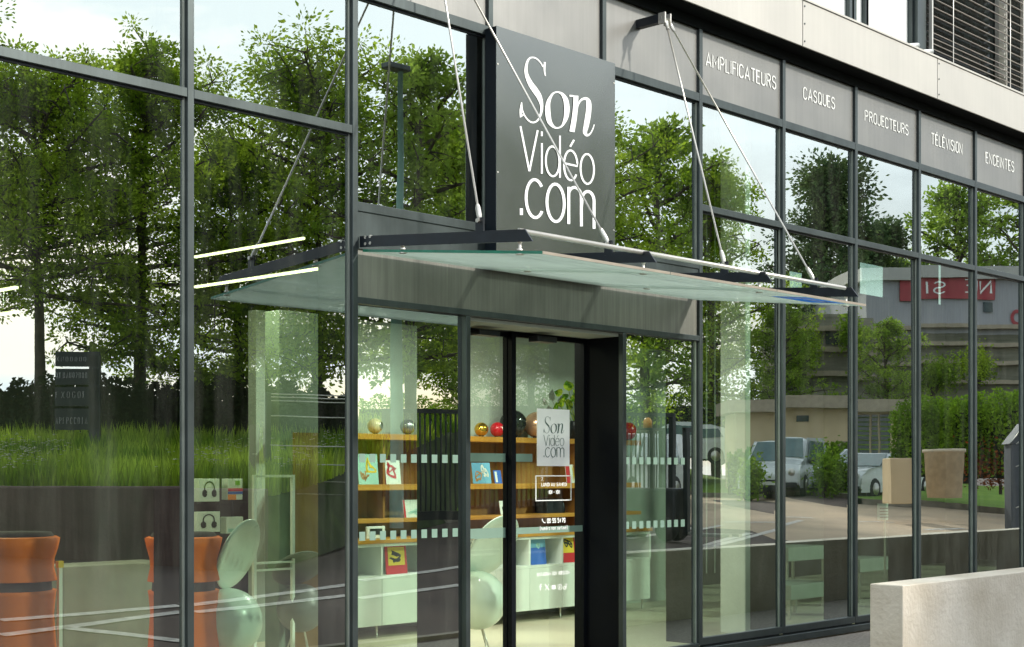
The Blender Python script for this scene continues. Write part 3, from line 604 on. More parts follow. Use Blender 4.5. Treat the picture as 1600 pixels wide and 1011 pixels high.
# ---- beige planter and block
x, y = MZ(1471, 36); z0 = mz(777, 36); s_ = 36 / FPX
mb = MB(); h_ = 76 * s_; r0, r1 = 26 * s_, 31 * s_
mb.lathe([(0, 0), (r0, 0), (r1 * .97, h_ * .93), (r1 * 1.06, h_ * .93), (r1 * 1.06, h_), (r1 * .9, h_), (r1 * .85, h_ * .85), (0, h_ * .85)], (x, y, z0), seg=40)
tag(mb.build('planter', mat('pale_planter', (.66, .56, .42), .85)), 'large tapered beige planter standing on the lawn edge', 'planter')
o_, dx, dy, dz = obj_box_px(1396, 1432, 35, 712, 784, .8); tag(MB().obox(o_, dx, dy, dz).build('stone_block', M['beige'], bevel=.02), 'square beige cabinet standing between parked van and planter', 'cabinet')
# red leaved shrub
x, y = MZ(1556, 39); rs = np.random.RandomState(8); P = rs.normal(size=(1600, 3)) * (.55, .4, .3) + (0, 0, .75)
root = thing('red_shrub', 'small russet leaved shrub on the lawn in front of the hedge', 'shrub', (x, y, mz(770, 37)))
MB().tube([(x, y, mz(772, 37)), (x, y, mz(750, 37))], .04, 6).build('stem', M['trunk'], root)
me = leaf_mesh('foliage', P[P[:, 2] > .1], .1, leafmat('leaf_russet', (.12, .03, .012), (.28, .08, .02)), 3); o = bpy.data.objects.new('foliage', me); C.objects.link(o); o.parent = root
# ---- cars
def car(x, y, z, rz, label, van=False):
    t = thing('parked_van' if van else 'parked_car', label, 'van' if van else 'car', (0, 0, 0), 'vehicles parked on the forecourt')
    L_, Wd, H = (4.6, 1.8, 1.85) if van else (4.3, 1.75, 1.5)
    if van: prof = [(-2.3, .35), (-2.3, 1.7), (-2.1, 1.85), (.6, 1.82), (1.25, 1.15), (2.05, .98), (2.28, .8), (2.3, .35)]
    else: prof = [(-2.15, .32), (-2.12, .85), (-1.85, 1.3), (-1.2, 1.48), (.15, 1.46), (.95, 1.0), (1.85, .88), (2.1, .7), (2.15, .32)]
    nsec = 9; mb = MB(); rows = []
    for k in range(nsec):
        v = -1 + 2 * k / (nsec - 1); rows.append([(p[0] * (1 - .03 * v * v), v * Wd / 2 * (1 - .12 * max(0, (p[1] - .9))), .3 + (p[1] - .3) * (1 - .07 * abs(v) ** 6)) for p in prof])
    n0 = len(mb.v); m_ = len(prof)
    for rw in rows: mb.v += rw
    for k in range(nsec - 1):
        for j in range(m_):
            j2 = (j + 1) % m_; mb.f.append((n0 + k * m_ + j, n0 + k * m_ + j2, n0 + (k + 1) * m_ + j2, n0 + (k + 1) * m_ + j)); mb.m.append(0); mb.sm.append(False)
    mb.f.append(tuple(n0 + j for j in range(m_))); mb.f.append(tuple(n0 + (nsec - 1) * m_ + j for j in reversed(range(m_)))); mb.m += [0, 0]; mb.sm += [False, False]
    mb.build('body', M['whitecar'], t, bevel=.09)
    a, b = (prof[3], prof[4]) if van else (prof[4], prof[5])
    def P_(q, v, o=.012): return (a[0] + (b[0] - a[0]) * q + o, v, a[1] + (b[1] - a[1]) * q + o)
    MB().prism([P_(.1, -.68), P_(.94, -.8), P_(.94, .8), P_(.1, .68)], (.015, 0, .012)).build('windscreen', M['carglass'], t)
    zt = a[1]
    for sgn in (-1, 1):
        yy = sgn * (Wd / 2 * .945); yb = sgn * (Wd / 2 * 1.0)
        MB().prism([(-1.7, yb + .004 * sgn, 1.0), (b[0] - .15, yb + .004 * sgn, 1.0), (a[0] - .05, yy + .0 * sgn, zt - .12), (-1.5, yy, zt - .14)], (0, .02 * sgn, 0)).build('side_window', M['carglass'], t)
        wm = MB().lathe([(0, -.09), (.3, -.09), (.33, -.06), (.33, .06), (.3, .09), (0, .09)], (1.4, sgn * (Wd / 2 - .06), .33), (0, 1, 0), 20).build('wheel', M['tyre'], t)
        MB().lathe([(0, -.1), (.19, -.1), (.19, .1), (0, .1)], (1.4, sgn * (Wd / 2 - .06), .33), (0, 1, 0), 14).build('rim', M['steel'], wm)
        wm = MB().lathe([(0, -.09), (.3, -.09), (.33, -.06), (.33, .06), (.3, .09), (0, .09)], (-1.4, sgn * (Wd / 2 - .06), .33), (0, 1, 0), 20).build('wheel', M['tyre'], t)
        MB().lathe([(0, -.1), (.19, -.1), (.19, .1), (0, .1)], (-1.4, sgn * (Wd / 2 - .06), .33), (0, 1, 0), 14).build('rim', M['steel'], wm)
        MB().sphere((L_ / 2 - .12, sgn * .62, .72), .13, (1, 0, .3), 14, 8).build('headlight', M['steel'], t)
        MB().sphere((b[0] - .2, sgn * (Wd / 2 + .1), 1.08), .1, (0, 1, 0), 12, 8).build('mirror', M['black'], t)
    MB().box(L_ / 2 - .04, L_ / 2 + .03, -.8, .8, .28, .42).build('bumper', M['black'], t, bevel=.03); MB().box(L_ / 2 + .021, L_ / 2 + .03, -.26, .26, .46, .57).build('number_plate', M['white'], t)
    MB().box(L_ / 2 - .03, L_ / 2 + .02, -.45, .45, .42, .62).build('grille', M['black'], t)
    t.location = (x, y, z); t.rotation_euler = (0, 0, rz); return t
def facing(px, Z, turn): x, y = MZ(px, Z); return x, y, math.atan2(D - y, -x) + R(turn)    # bonnet looks towards the shop, then turned
x, y, a = facing(985, 40, 25); car(x, y, gh(x, y), a, 'white van parked behind the sliding gate, mirrored beside the doors', True)
x, y, a = facing(1236, 46, 12); car(x, y, gh(x, y), a, 'white van parked in front of the pavilion, windscreen towards the shop', True)
x, y, a = facing(1368, 46.5, 30); car(x, y, gh(x, y), a, 'white car nearest the beige cabinet, three quarters to the shop')
x, y, a = facing(1072, 54, 95); car(x, y, mz(722, 54), a, 'white car parked side on at the foot of the hedge')
Z = 33; o_, dx, dy, dz = obj_box_px(1574, 1640, Z, 692, 766, .5); t = thing('street_cabinet', 'grey street cabinet with a sloping glossy hood at the right edge', 'cabinet', o_)
mg = mat('grey_cabinet_paint', (.07, .08, .10), .7); o_.z = gh(o_.x, o_.y)
hz = mz(692, Z) - o_.z; MB().obox(o_, dx, dy, (0, 0, hz)).build('body', mg, t, bevel=.02)
e_ = dx.normalized(); b_ = o_ + Vector((0, 0, hz + .004)); MB().prism([b_ - e_ * .06, b_ + e_ * .30 + Vector((0, 0, .46)), b_ + e_ * .34 + Vector((0, 0, .46)), b_ + dx + e_ * .05], dy).build('hood', mg, t, bevel=.01)
MB().tube([b_ - e_ * .06 - dy * .03, b_ + e_ * .12 - dy * .03 + Vector((0, 0, .2)), b_ + e_ * .30 - dy * .03 + Vector((0, 0, .46))], .014, 8).tube([b_ + e_ * .10 - dy * .03, b_ + e_ * .3 - dy * .03 + Vector((0, 0, .16)), b_ + e_ * .42 - dy * .03 + Vector((0, 0, .40))], .014, 8).build('bright_trim', M['steel'], t)
for q in (.3, .75): MB().tube([o_ + dx * .1 - dy * .03 + Vector((0, 0, hz * q)), o_ + dx * .2 - dy * .03 + Vector((0, 0, hz * q + .04))], .012, 8).build('handle', M['steel'], t)
# ---- forklift
Z = 27.0; x, y = MZ(1044, Z); gz = gh(x, y); t = thing('forklift_truck', 'black forklift with raised mast and amber beacon beside the gate', 'forklift', (x, y, gz)); k = Z / FPX
MB().box(x - .32, x + .02, y - .9, y + .5, gz + .25, gz + .95).build('body', M['black'], t, bevel=.05)
MB().box(x - .30, x - .23, y - .08, y, gz + .9, gz + 2.0).box(x - .02, x + .05, y - .08, y, gz + .9, gz + 2.0).box(x - .32, x + .06, y - .7, y + .0, gz + 2.0, gz + 2.05).build('cab_frame', M['black'], t)
MB().box(x - .12, x - .02, y + .52, y + .62, gz + .1, gz + 2.05).box(x + .18, x + .28, y + .52, y + .62, gz + .1, gz + 2.05).box(x - .12, x + .28, y + .53, y + .6, gz + 1.97, gz + 2.05).build('mast', M['black'], t)
MB().box(x - .1, x - .0, y + .62, y + 1.5, gz + .12, gz + .17).box(x + .2, x + .3, y + .62, y + 1.5, gz + .12, gz + .17).build('fork', M['steel'], t)
MB().lathe([(0, 0), (.09, 0), (.085, .13), (.05, .19), (0, .2)], (x - .2, y - .2, gz + 2.05), seg=14).build('beacon', M['amber'], t)
for sx in (-.3, .0):
    for sy in (-.6, .3): MB().lathe([(0, -.07), (.22, -.07), (.22, .07), (0, .07)], (x + sx, y + sy, gz + .22), (1, 0, 0), 16).build('wheel', M['tyre'], t)
# ---- pale commercial building with red sign
Z = 60; o_, dx, dy, dz = obj_box_px(1360, 1760, Z, 432, 700, 12)
t = thing('commercial_building', 'pale grey commercial building with a red sign band and stone base', 'building', o_)
def on2(px, py, lift=.02):
    return Vector((*MZ(px, Z), mz(py, Z))) - dy.normalized() * lift
MB().obox(o_ + Vector((0, 0, mz(520, Z) - mz(700, Z))), dx, dy, (0, 0, mz(432, Z) - mz(520, Z))).build('cladding', M['cladding'], t)
MB().obox(o_, dx, dy, (0, 0, mz(520, Z) - mz(700, Z))).build('stone_base', M['stone'], t)
MB().obox(on2(1350, 434, .3), on2(1765, 434, .3) - on2(1350, 434, .3), dy * 1.02, (0, 0, .5)).build('roof', M['fascia'], t)
sg = MB().obox(on2(1412, 466), on2(1546, 466) - on2(1412, 466), -dy.normalized() * .1, (0, 0, mz(432, Z) - mz(466, Z))).build('sign_band', M['red'], t)
mb = MB()
def sign2(s, xa, xb, ya, yb, lift, wd):
    n = sum(GL[c][0] for c in s) + .25 * (len(s) - 1); cur = 0
    for c in s[::-1]:
        for st in GL[c][1]:
            P = [((cur + GL[c][0] - p[0]) / n, p[1]) for p in st]
            ribbon(mb, P, lambda u, v: tuple(on2(xa + (xb - xa) * u, yb + (ya - yb) * v, lift)), wd)
        cur += GL[c][0] + .25
sign2('NE', 1500, 1540, 437, 456, .14, .1); sign2('SI', 1440, 1470, 440, 458, .14, .1); mb.build('lettering', M['letter'], sg)
mb = MB(); cpt = on2(1582, 494, .05); r_ = 13 * Z / FPX
e2 = dx.normalized()
for i in range(22):
    a0, a1 = R(i * 360 / 22), R((i + 1) * 360 / 22); q = lambda a, r: cpt + e2 * math.cos(a) * r + Vector((0, 0, math.sin(a) * r)); mb.quadf([q(a0, r_ * .55), q(a1, r_ * .55), q(a1, r_), q(a0, r_)])
mb.build('round_emblem', M['red'], t)
mb = MB()
for (pa, pb, ya, yb) in ((1380, 1560, 505, 512), (1230, 1600, 548, 556)): pass
MB().obox(on2(1528, 485), on2(1543, 485) - on2(1528, 485), -dy.normalized() * .05, (0, 0, .4)).build('window', M['winmat'], t)
for (ya) in (512, 540, 568, 598):
    MB().obox(on2(1365, ya, .0), on2(1755, ya, .0) - on2(1365, ya, .0), -dy.normalized() * .35, (0, 0, .16)).build('ledge', M['roofgrey'], t)
# long terraced stone wall further left
Z = 57; o_, dx, dy, dz = obj_box_px(1222, 1372, Z, 492, 700, 3)
t = thing('terraced_stone_building', 'old stone building with horizontal ledges behind the pavilion', 'building', o_)
MB().obox(o_, dx, dy, dz).build('wall', M['stone'], t)
for ya in (520, 552, 590):
    a = Vector((*MZ(1222, Z), mz(ya, Z))); b = Vector((*MZ(1372, Z), mz(ya, Z))); MB().obox(a, b - a, -dy.normalized() * .4, (0, 0, .2)).build('ledge', M['roofgrey'], t)
for pa in (1262, 1300, 1338):
    a = Vector((*MZ(pa, Z), mz(540, Z))) - dy.normalized() * .02; MB().obox(a, dx.normalized() * .5, -dy.normalized() * .05, (0, 0, .5)).build('window', M['winmat'], t)

STEP[0] = -.0004
# ================================================================== SHOP BUILDING
S = thing('shop_building', 'glass fronted shop building with grey metal grid and pale fascia', 'building', (0, 0.3, 0))
ZS, ZA0, ZA1, ZT0, ZT1, ZSO = 0.092, 3.988, 4.046, 4.956, 5.03, 5.70
Z30, Z31, ZH0, ZH1 = 3.46, 3.524, 2.817, 2.864
I0, I1 = -4, 15
xL, xR = MX(I0) - .02, MX(I1) + .02
d0, d1 = W(728.7, 700, 0).x, W(979, 700, 0).x            # door opening
for i in range(I0, I1 + 1):
    x = MX(i); ent = i in (2, 3)
    zb = Z30 if ent else .10
    if ent:
        MB().box(x - .024, x + .024, 0, .05, ZT1 if i == 3 else Z31, ZSO).build('mullion', M['alu'], S, bevel=.003) if i == 2 else MB().box(x - .024, x + .024, 0, .05, Z31, ZSO).build('mullion', M['alu'], S, bevel=.003)
    else:
        MB().box(x - .024, x + .024, 0, .05, .10, ZSO).build('mullion', M['alu'], S, bevel=.003)
    MB().box(x - .021, x + .021, .05, .06, zb, ZSO).box(x - .03, x + .03, .062, .37, zb + .01, ZSO - .1).build('mullion_fin', M['fin'], S)
    for s in (-1, 1): MB().box(x + s * .024, x + s * .040, .030, .0445, zb, ZSO).build('glazing_bead', M['bead'], S)
def transom(a, b, z0, z1, name='transom', m='alu'): 
    MB().box(MX(a) + .0245, MX(b) - .0245, .002, .05, z0, z1).build(name, M[m], S, bevel=.003)
    MB().box(MX(a) + .0405, MX(b) - .0405, .030, .0445, z0 - .014, z0 - .001).build('gasket', M['aludark'], S)
panes = []
def pane(x0, x1, z0, z1, seed, m='glass', name='window_pane'):
    r = random.Random(seed); ty, tz = r.uniform(-.0034, .0034), r.uniform(-.0034, .0034)
    xm, zm = (x0 + x1) / 2, (z0 + z1) / 2; v = []
    for dy in (0, .02):
        for (x, z) in ((x0, z0), (x1, z0), (x1, z1), (x0, z1)): v.append((x, YG + dy + (x - xm) * ty + (z - zm) * tz, z))
    mb = MB(); mb.v = v; mb.f = [(0, 1, 2, 3), (7, 6, 5, 4), (4, 5, 1, 0), (5, 6, 2, 1), (6, 7, 3, 2), (7, 4, 0, 3)]; mb.m = [0] * 6; mb.sm = [False] * 6
    o = mb.build(name, M[m], S); panes.append(o); return o
ENT = (1, 2, 3)
PZ = {}
for i in range(I0, I1):
    a, b = MX(i) + .025, MX(i + 1) - .025
    ent = i in ENT
    transom(i, i + 1, ZT0, ZT1)
    transom(i, i + 1, .10, .165, 'sill') if not ent else None
    if not ent:
        transom(i, i + 1, ZA0, ZA1); pane(a, b, .165, ZA0, 100 + i); pane(a, b, ZA1, ZT0, 200 + i)
    else:
        transom(i, i + 1, Z30, Z31)
        pane(a, b, Z31, ZT0, 200 + i)
    PZ[i] = MB().box(a, b, .028, .045, ZT1, ZSO).build('spandrel_panel', M['panel'], S)
MB().box(xL, MX(1), -.045, .06, .02, .085).box(MX(4), xR, -.045, .06, .02, .085).build('base_flashing', M['alu'], S, bevel=.004)
MB().box(xL, MX(1), .0, .3, -.2, .018).box(MX(4), xR, .0, .3, -.2, .018).build('plinth', M['concrete'], S)
# upper left panes reach behind the sign: lintel under the windows of the entrance bay
MB().box(MX(1) + .0245, MX(4) - .0245, .012, .05, 3.2, Z30).build('lintel_panel', M['alu'], S)
MB().box(MX(1) + .0245, MX(4) - .0245, .026, .05, ZH1, 3.198).build('lintel_panel', M['lintel'], S)
MB().box(MX(1) + .0245, MX(4) - .0245, .0, .05, ZH0, ZH1).build('door_head', M['alu'], S, bevel=.003)
for (a, b, sd_) in ((MX(1) + .025, d0 - .002, 301), (d1 + .002, MX(4) - .025, 302)):
    p = pane(a, b, .12, ZH0, sd_); MB().box(a, b, .002, .05, .04, .12).build('sill', M['alu'], S, bevel=.003)
    # square manifestation stickers on the pane
    for k in range(10 if sd_ == 301 else 9):
        xx = W(561 + 16.2 * k, 0, YG).x if sd_ == 301 else d1 + .03 + k * .0985
        for (q0, q1) in ((722.5, 709), (845, 831)): MB().box(xx, xx + .055, YG - .003, YG - .0016, W(565, q0, YG).z, W(565, q1, YG).z).build('square_sticker', M['frost'], p)
# door recess: black reveals, soffit, sliding door leaves
DY = 0.40
for (a, b) in ((d0, d0 + .045), (d1 - .045, d1)):
    MB().box(a, b, .0, .05, .02, ZH0 - .002).build('door_post', M['alu'], S, bevel=.003)
    MB().box(a + .002, b - .002, .051, DY + .14, .02, ZH0 - .004).build('door_reveal', M['reveal'], S)
MB().box(d0 + .046, d1 - .046, .051, DY + .1, ZH0 - .03, ZH0 - .004).build('door_soffit', M['inwall'], S)
dh = W(800, 514, DY).z
MB().box(d0 + .046, d1 - .046, DY - .03, DY + .12, dh - .02, ZH0 - .031).build('door_rail', M['black'], S)
ms0, ms1 = W(799.5, 0, DY).x, W(808.5, 0, DY).x
for k, (a, b) in enumerate(((d0 + .047, ms0 + .03), (ms0 + .002, d1 - .047))):
    yy = DY + (.05 if k == 0 else 0.0)
    dr = MB().box(a, a + .05 if k else a + .03, yy, yy + .045, .03, dh - .021).box(b - .035, b, yy, yy + .045, .03, dh - .021).box(a, b, yy + .002, yy + .043, .03, .10).box(a, b, yy + .002, yy + .043, dh - .06, dh - .022).build('sliding_door', M['reveal'], S)
    pg = MB().box(a + .03, b - .03, yy + .018, yy + .026, .10, dh - .06).build('pane', M['doorglass'], dr)
    if k == 0: MB().box(W(735, 0, yy).x, W(800, 0, yy).x, yy + .015, yy + .0172, W(750, 721.5, yy).z, W(750, 708, yy).z).box(W(735, 0, yy).x, W(800, 0, yy).x, yy + .015, yy + .0172, W(750, 842, yy).z, W(750, 826, yy).z).build('frosted_band', M['frost'], pg)
    else: MB().box(W(808.5, 0, yy).x, W(834, 0, yy).x, yy + .015, yy + .0172, W(815, 721.5, yy).z, W(815, 709, yy).z).box(W(808.5, 0, yy).x, W(914, 0, yy).x, yy + .015, yy + .0172, W(830, 834, yy).z, W(830, 824, yy).z).build('frosted_band', M['frost'], pg)
# sensor boxes above the doors
for (p, q, r, s_) in ((737, 769, 515, 527), (828, 858, 525, 537)):
    a = W(p, r, DY - .05); b = W(q, s_, DY - .05); tag(MB().box(a.x, b.x, DY - .14, DY - .032, b.z, a.z).build('motion_sensor', M['black'], bevel=.006), 'small black motion sensor over the ' + ('left' if p < 800 else 'right') + ' door leaf', 'sensor')
# fascia, soffit, upper storey
PF = -0.20
MB().box(xL, xR, PF + .02, .3, ZSO, ZSO + .12).build('soffit', M['fin'], S)
MB().box(xL, xR, -.006, .29, ZSO - .095, ZSO - .001).build('shadow_gap', M['fin'], S)  # black strip standing in for the shade under the overhang
zf0 = ZSO; zf1 = W(1255, 0, PF).z
seams = [W(1254.5, 0, PF).x, W(1465, 0, PF).x]; st_ = seams[1] - seams[0]; xx = seams[0] - 5 * st_
while xx < xR:
    MB().box(max(xL, xx + .006), min(xR, xx + st_ - .006), PF, PF + .018, zf0, zf1).build('fascia_panel', M['fascia'], S, bevel=.004); 
    mbr = MB()
    for q in (.12, .5, .88): mbr.tube([(xx + .03, PF - .006, zf0 + (zf1 - zf0) * q), (xx + .03, PF + .002, zf0 + (zf1 - zf0) * q)], .009, 8)
    mbr.build('rivets', M['alu'], S); xx += st_
MB().box(xL, xR, PF - .012, PF + .3, zf1, zf1 + .02).build('fascia_cap', M['fascia'], S)
UY = 0.12
MB().box(xL, xR, .32, .5, ZSO + .12, 10).build('upper_wall', M['fascia'], S)
# upper windows: positions from the photograph
def upw(pa, pb, blind):
    a, b = W(pa, 0, UY).x, W(pb, 0, UY).x
    f = MB().box(a - .05, a, UY - .05, UY + .1, zf1, 9.2).box(b, b + .05, UY - .05, UY + .1, zf1, 9.2).box(a, b, UY - .05, UY + .1, 9.1, 9.2).build('upper_window', M['alu'], S)
    MB().box(a, b, UY, UY + .02, zf1, 9.1).build('pane', M['white'] if not blind else M['winmat'], f)
upw(1180, 1321, False); upw(1332, 1347, False); upw(1350, 1418, False)
# columns of dark frame between windows
a, b = W(1421, 0, UY).x, W(1434, 0, UY).x; MB().box(a, b, UY - .1, UY + .15, zf1, 9.2).build('window_post', M['alu'], S)
a, b = W(1436, 0, UY).x, W(1447, 0, UY).x; MB().box(a, b, UY + .02, UY + .15, zf1, 9.2).build('window_post', M['black'], S)
a, b = W(1450, 0, .02).x, W(1592, 0, .02).x
f = MB().box(a, b + 2.6, UY + .1, UY + .12, zf1, 9.2).build('upper_window', M['winmat'], S); MB().box(b - .25, b - .02, UY + .04, UY + .09, zf1, 9.2).build('white_post', M['white'], f)
t = thing('venetian_blind', 'open venetian blind with bright metal slats in the upper right window', 'blind', (a, .0, zf1))
mb = MB(); z = zf1 + .12; k = 0; TK = .006
while z < 8.0:
    for (q0, q1) in ((a + .03, b), (b + .08, b + 2.4)): mb.obox((q0, -.03, z), (q1 - q0, 0, 0), (0, .075, .04), (0, -.002, TK))
    z += .095 if k > 3 else .06; k += 1
mb.build('slats', mat('blind_slat_metal', (.36, .33, .30), .5, .3), t)
MB().box(a, a + .025, -.03, .01, zf1 + .02, 8.2).box(b + .02, b + .045, -.03, .01, zf1 + .02, 8.2).build('guide_rail', M['steel'], t)
MB().tube([(a + .5, -.03, zf1), (a + .5, -.03, 8.2)], .006, 5).tube([(b - .35, -.03, zf1), (b - .35, -.03, 8.2)], .006, 5).build('cord', M['steel'], t)
for i_ in (0, 1): MB().tube([(W(1415 + 22 * i_, 0, 0).x, .0, zf1 + .1), (W(1428 + 22 * i_, 0, 0).x, -.05, zf1 + .14)], .025, 10).build('bracket', M['white'], S)
# lettering on the spandrels
for (i, s, pa, pb, ptop, pbot) in ((4, 'AMPLIFICATEURS', 1103.5, 1212, (1108, 83.5), (1104, 102.5)), (5, 'CASQUES', 1255.5, 1304, (1258, 137), (1257, 154.5)), (6, 'PROJECTEURS', 1351.5, 1419, (1352, 172.5), (1352, 188.5)),
                                   (7, 'TÉLÉVISION', 1455.5, 1503.5, (1457, 208.5), (1457, 225)), (8, 'ENCEINTES', 1540.5, 1584, (1542, 238.5), (1542, 254.5))):
    y = .024; mb = MB(); x0, x1 = W(pa, 0, y).x, W(pb, 0, y).x; text(mb, s, x0, x1, W(*pbot, y).z, W(*ptop, y).z, y, .125, .2); mb.build('lettering', flat('panel_lettering', (.66, .68, .65)), PZ[i])
# ---- inside of the shop
tag(MB().box(xL, xR, .38, 4.5, -.15, .05).build('floor', M['floor']), kind='structure')
CE = 5.45
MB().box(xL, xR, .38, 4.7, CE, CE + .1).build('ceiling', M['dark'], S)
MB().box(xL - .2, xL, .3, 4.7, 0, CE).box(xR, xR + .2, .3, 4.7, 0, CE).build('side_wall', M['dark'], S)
YB = 4.5
cl = [(W(p, 0, YB).x, W(q, 0, YB).x, W(p, t_, YB).z, W(p, b_, YB).z) for (p, q, t_, b_) in ((1231, 1270, 418, 452), (1286, 1296, 412, 452), (1341, 1396, 404, 458), (1440, 1447, 408, 468), (1464, 1486, 393, 475))]
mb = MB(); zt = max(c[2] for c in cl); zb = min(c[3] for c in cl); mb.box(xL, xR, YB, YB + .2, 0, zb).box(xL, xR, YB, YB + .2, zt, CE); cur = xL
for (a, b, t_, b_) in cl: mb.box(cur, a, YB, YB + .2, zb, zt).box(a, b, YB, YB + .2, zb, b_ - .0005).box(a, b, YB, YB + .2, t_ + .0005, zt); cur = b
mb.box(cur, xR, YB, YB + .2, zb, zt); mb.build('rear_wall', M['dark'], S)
for (a, b, t_, b_) in cl:
    f = MB().box(a, a + .02, YB - .02, YB + .05, b_, t_).box(b - .02, b, YB - .02, YB + .05, b_, t_).build('rear_window', M['alu'], S); MB().box(a + .02, b - .02, YB + .02, YB + .03, b_, t_).build('pane', M['doorglass'], f)
YP = 3.45; pl0 = W(400, 0, YP).x; pl1 = W(1040, 0, YP).x; zp = W(480, 492, YP).z
MB().box(pl0, pl1, YP, YP + .12, .05, zp).build('partition_wall', M['inwall'], S)
a, b = W(436, 0, 2.3).x, W(520, 0, 2.3).x; MB().box(a, b, 2.3, 2.5, .05, W(465, 487, 2.3).z).build('column', mat('pale_green_column', (.16, .21, .16), .7), S, bevel=.01)
a, b = W(1162, 0, .45).x, W(1195.5, 0, .45).x; MB().box(a + .03, b + .08, .45, .75, .05, CE).build('column', M['white'], S, bevel=.01)
# curtain of thin hanging rails behind bay 4
mb = MB()
for px in (1104, 1117, 1129, 1161): x = W(px, 0, 1.2).x; mb.tube([(x, 1.2, .6), (x, 1.2, CE)], .008, 6)
tag(mb.build('suspension_rods', M['bead']), 'thin pale rods hanging from the ceiling beside the white column', 'rods')
# ceiling lamps: lit linear strips hung across the shop
for (pa, pb, lab, dx) in (((305, 402), (475, 374), 'lit linear ceiling lamp, the upper one in the second pane', 0), ((305, 452), (502, 421), 'lit linear ceiling lamp, the lower one in the second pane', 0), ((-40, 464), (26, 451.0), 'lit linear ceiling lamp, the upper one at the far left', 0), ((-40, 500), (27, 489), 'lit linear ceiling lamp, the lower one at the far left', 0)):
    # lamps run square to the facade at z 3.9
    zl = {374: 3.54, 421: 3.22, 451: 2.98, 489: 2.80}[int(pb[1])]; Zb = FPX * (zl - EZ) / (HY - pb[1]); a_, b_ = ray(pb[0]); xb, yb = Zb * a_, -D + Zb * b_
    ya = onX(pa[0], pa[1], xb).y
    t = thing('linear_lamp', lab, 'lamp', (xb, yb, zl), 'lit strips hanging in the shop')
    ln_ = min(4.4, max(ya, yb + 1.0)) - yb; ld = bpy.data.lights.new('lamp_light', 'AREA'); ld.shape = 'RECTANGLE'; ld.size = .026; ld.size_y = ln_ - .01; ld.energy = 20; ld.color = (1, .93, .66); lo = bpy.data.objects.new('lamp_light', ld); C.objects.link(lo); lo.parent = t; lo.location = (0, ln_ / 2, -.002)
    MB().box(xb - .014, xb + .014, yb, min(4.4, max(ya, yb + 1.0)), zl, zl + .018).build('diffuser', M['led'], t)
    MB().box(xb - .016, xb + .016, yb - .005, min(4.4, max(ya, yb + 1.0)) + .005, zl + .019, zl + .05).build('housing', M['black'], t)
    MB().tube([(xb, yb + .2, zl + .05), (xb, yb + .2, CE)], .002, 4).tube([(xb, yb + .9, zl + .05), (xb, yb + .9, CE)], .002, 4).build('cable', M['black'], t)
for k, xx in enumerate((9.5, 10.3)):  # two unseen lamps added to brighten the shop interior
    t = thing('linear_lamp', ['linear ceiling lamp behind the entrance lintel, over the doors', 'linear ceiling lamp behind the right end of the entrance lintel'][k], 'lamp', (xx, 1.0, 3.2), 'lit strips hanging in the shop')
    MB().box(xx - .02, xx + .02, 1.0, 2.4, 3.2, 3.23).build('diffuser', M['led'], t); MB().box(xx - .024, xx + .024, .995, 2.405, 3.231, 3.27).build('housing', M['white'], t)
    ld = bpy.data.lights.new('lamp_light', 'AREA'); ld.shape = 'RECTANGLE'; ld.size = .038; ld.size_y = 1.36; ld.energy = 38; ld.color = (1, .96, .86); lo = bpy.data.objects.new('lamp_light', ld); C.objects.link(lo); lo.parent = t; lo.location = (0, .7, -.002)
# ---- shelf unit on the partition
YC = 2.85
def WX(px, y): return W(px, 0, y).x
cx0, cx1 = WX(530, YC), WX(1016, YC); zc0, zc1, zcb, zct = .17, .65, .96, 1.0
U = thing('low_cabinet', 'long white low cabinet with open cubbies and oak top under the wall shelves', 'cabinet', (cx0, YC, .05))
edges = [cx0] + [WX(p, YC) for p in (597, 672, 774, 828, 879, 946)] + [cx1]
mb = MB().box(cx0, cx1, YC + .47, YC + .5, zc0, zcb).box(cx0, cx1, YC, YC + .468, zc1 - .03, zc1).box(cx0, cx1, YC, YC + .468, zcb - .03, zcb)
for e in edges: mb.box(e - .012, e + .012, YC + .001, YC + .469, zc1, zcb - .03)
mb.build('cubby_frame', M['wcab'], U)
MB().box(cx0 - .02, cx1 + .02, YC - .02, YC + .5, zcb + .001, zct).build('top', M['wood'], U, bevel=.004)
for e, g in zip(edges[:-1], edges[1:]): MB().box(e + .003, g - .003, YC, YC + .018, zc0, zc1 - .032).build('cabinet_door', M['wcab'], U, bevel=.002)
MB().box(cx0 + .01, cx1 - .01, YC + .02, YC + .468, zc0 + .001, zc1 - .033).build('carcass', M['wcab'], U)
for e in (edges[1], edges[3], edges[5] + .05, cx1 - .05):
    MB().tube([(e, YC + .08, .05), (e, YC + .08, zc0)], .012, 8).build('leg', M['steel'], U)
YS = 3.08
Wz = lambda px, py, y=YS: W(px, py, y).z
sx0, sx1 = WX(462, YS), WX(1002, YS)
U = thing('wall_shelves', 'oak wall shelving with three boards and veneer back on the partition', 'shelving', (sx0, YS, 1.0))
zs = [(Wz(560, 686), Wz(560, 677)), (Wz(560, 766.6), Wz(560, 757.5)), (Wz(750, 812), Wz(750, 806))]
MB().box(sx0, sx1, YS + .34, YP - .003, 1.0, zs[0][0] - .001).build('back_panel', M['woodback'], U)
for (a, b) in zs: MB().box(sx0, sx1, YS, YS + .338, a, b).build('shelf', M['wood'], U, bevel=.003)
for p in (505, 600, 700, 800, 900): x = WX(p, YS + .1); MB().box(x - .014, x + .014, YS + .1, YS + .337, 1.005, zs[0][0] - .002).build('divider', M['woodback'], U)
ZT = zs[0][1]
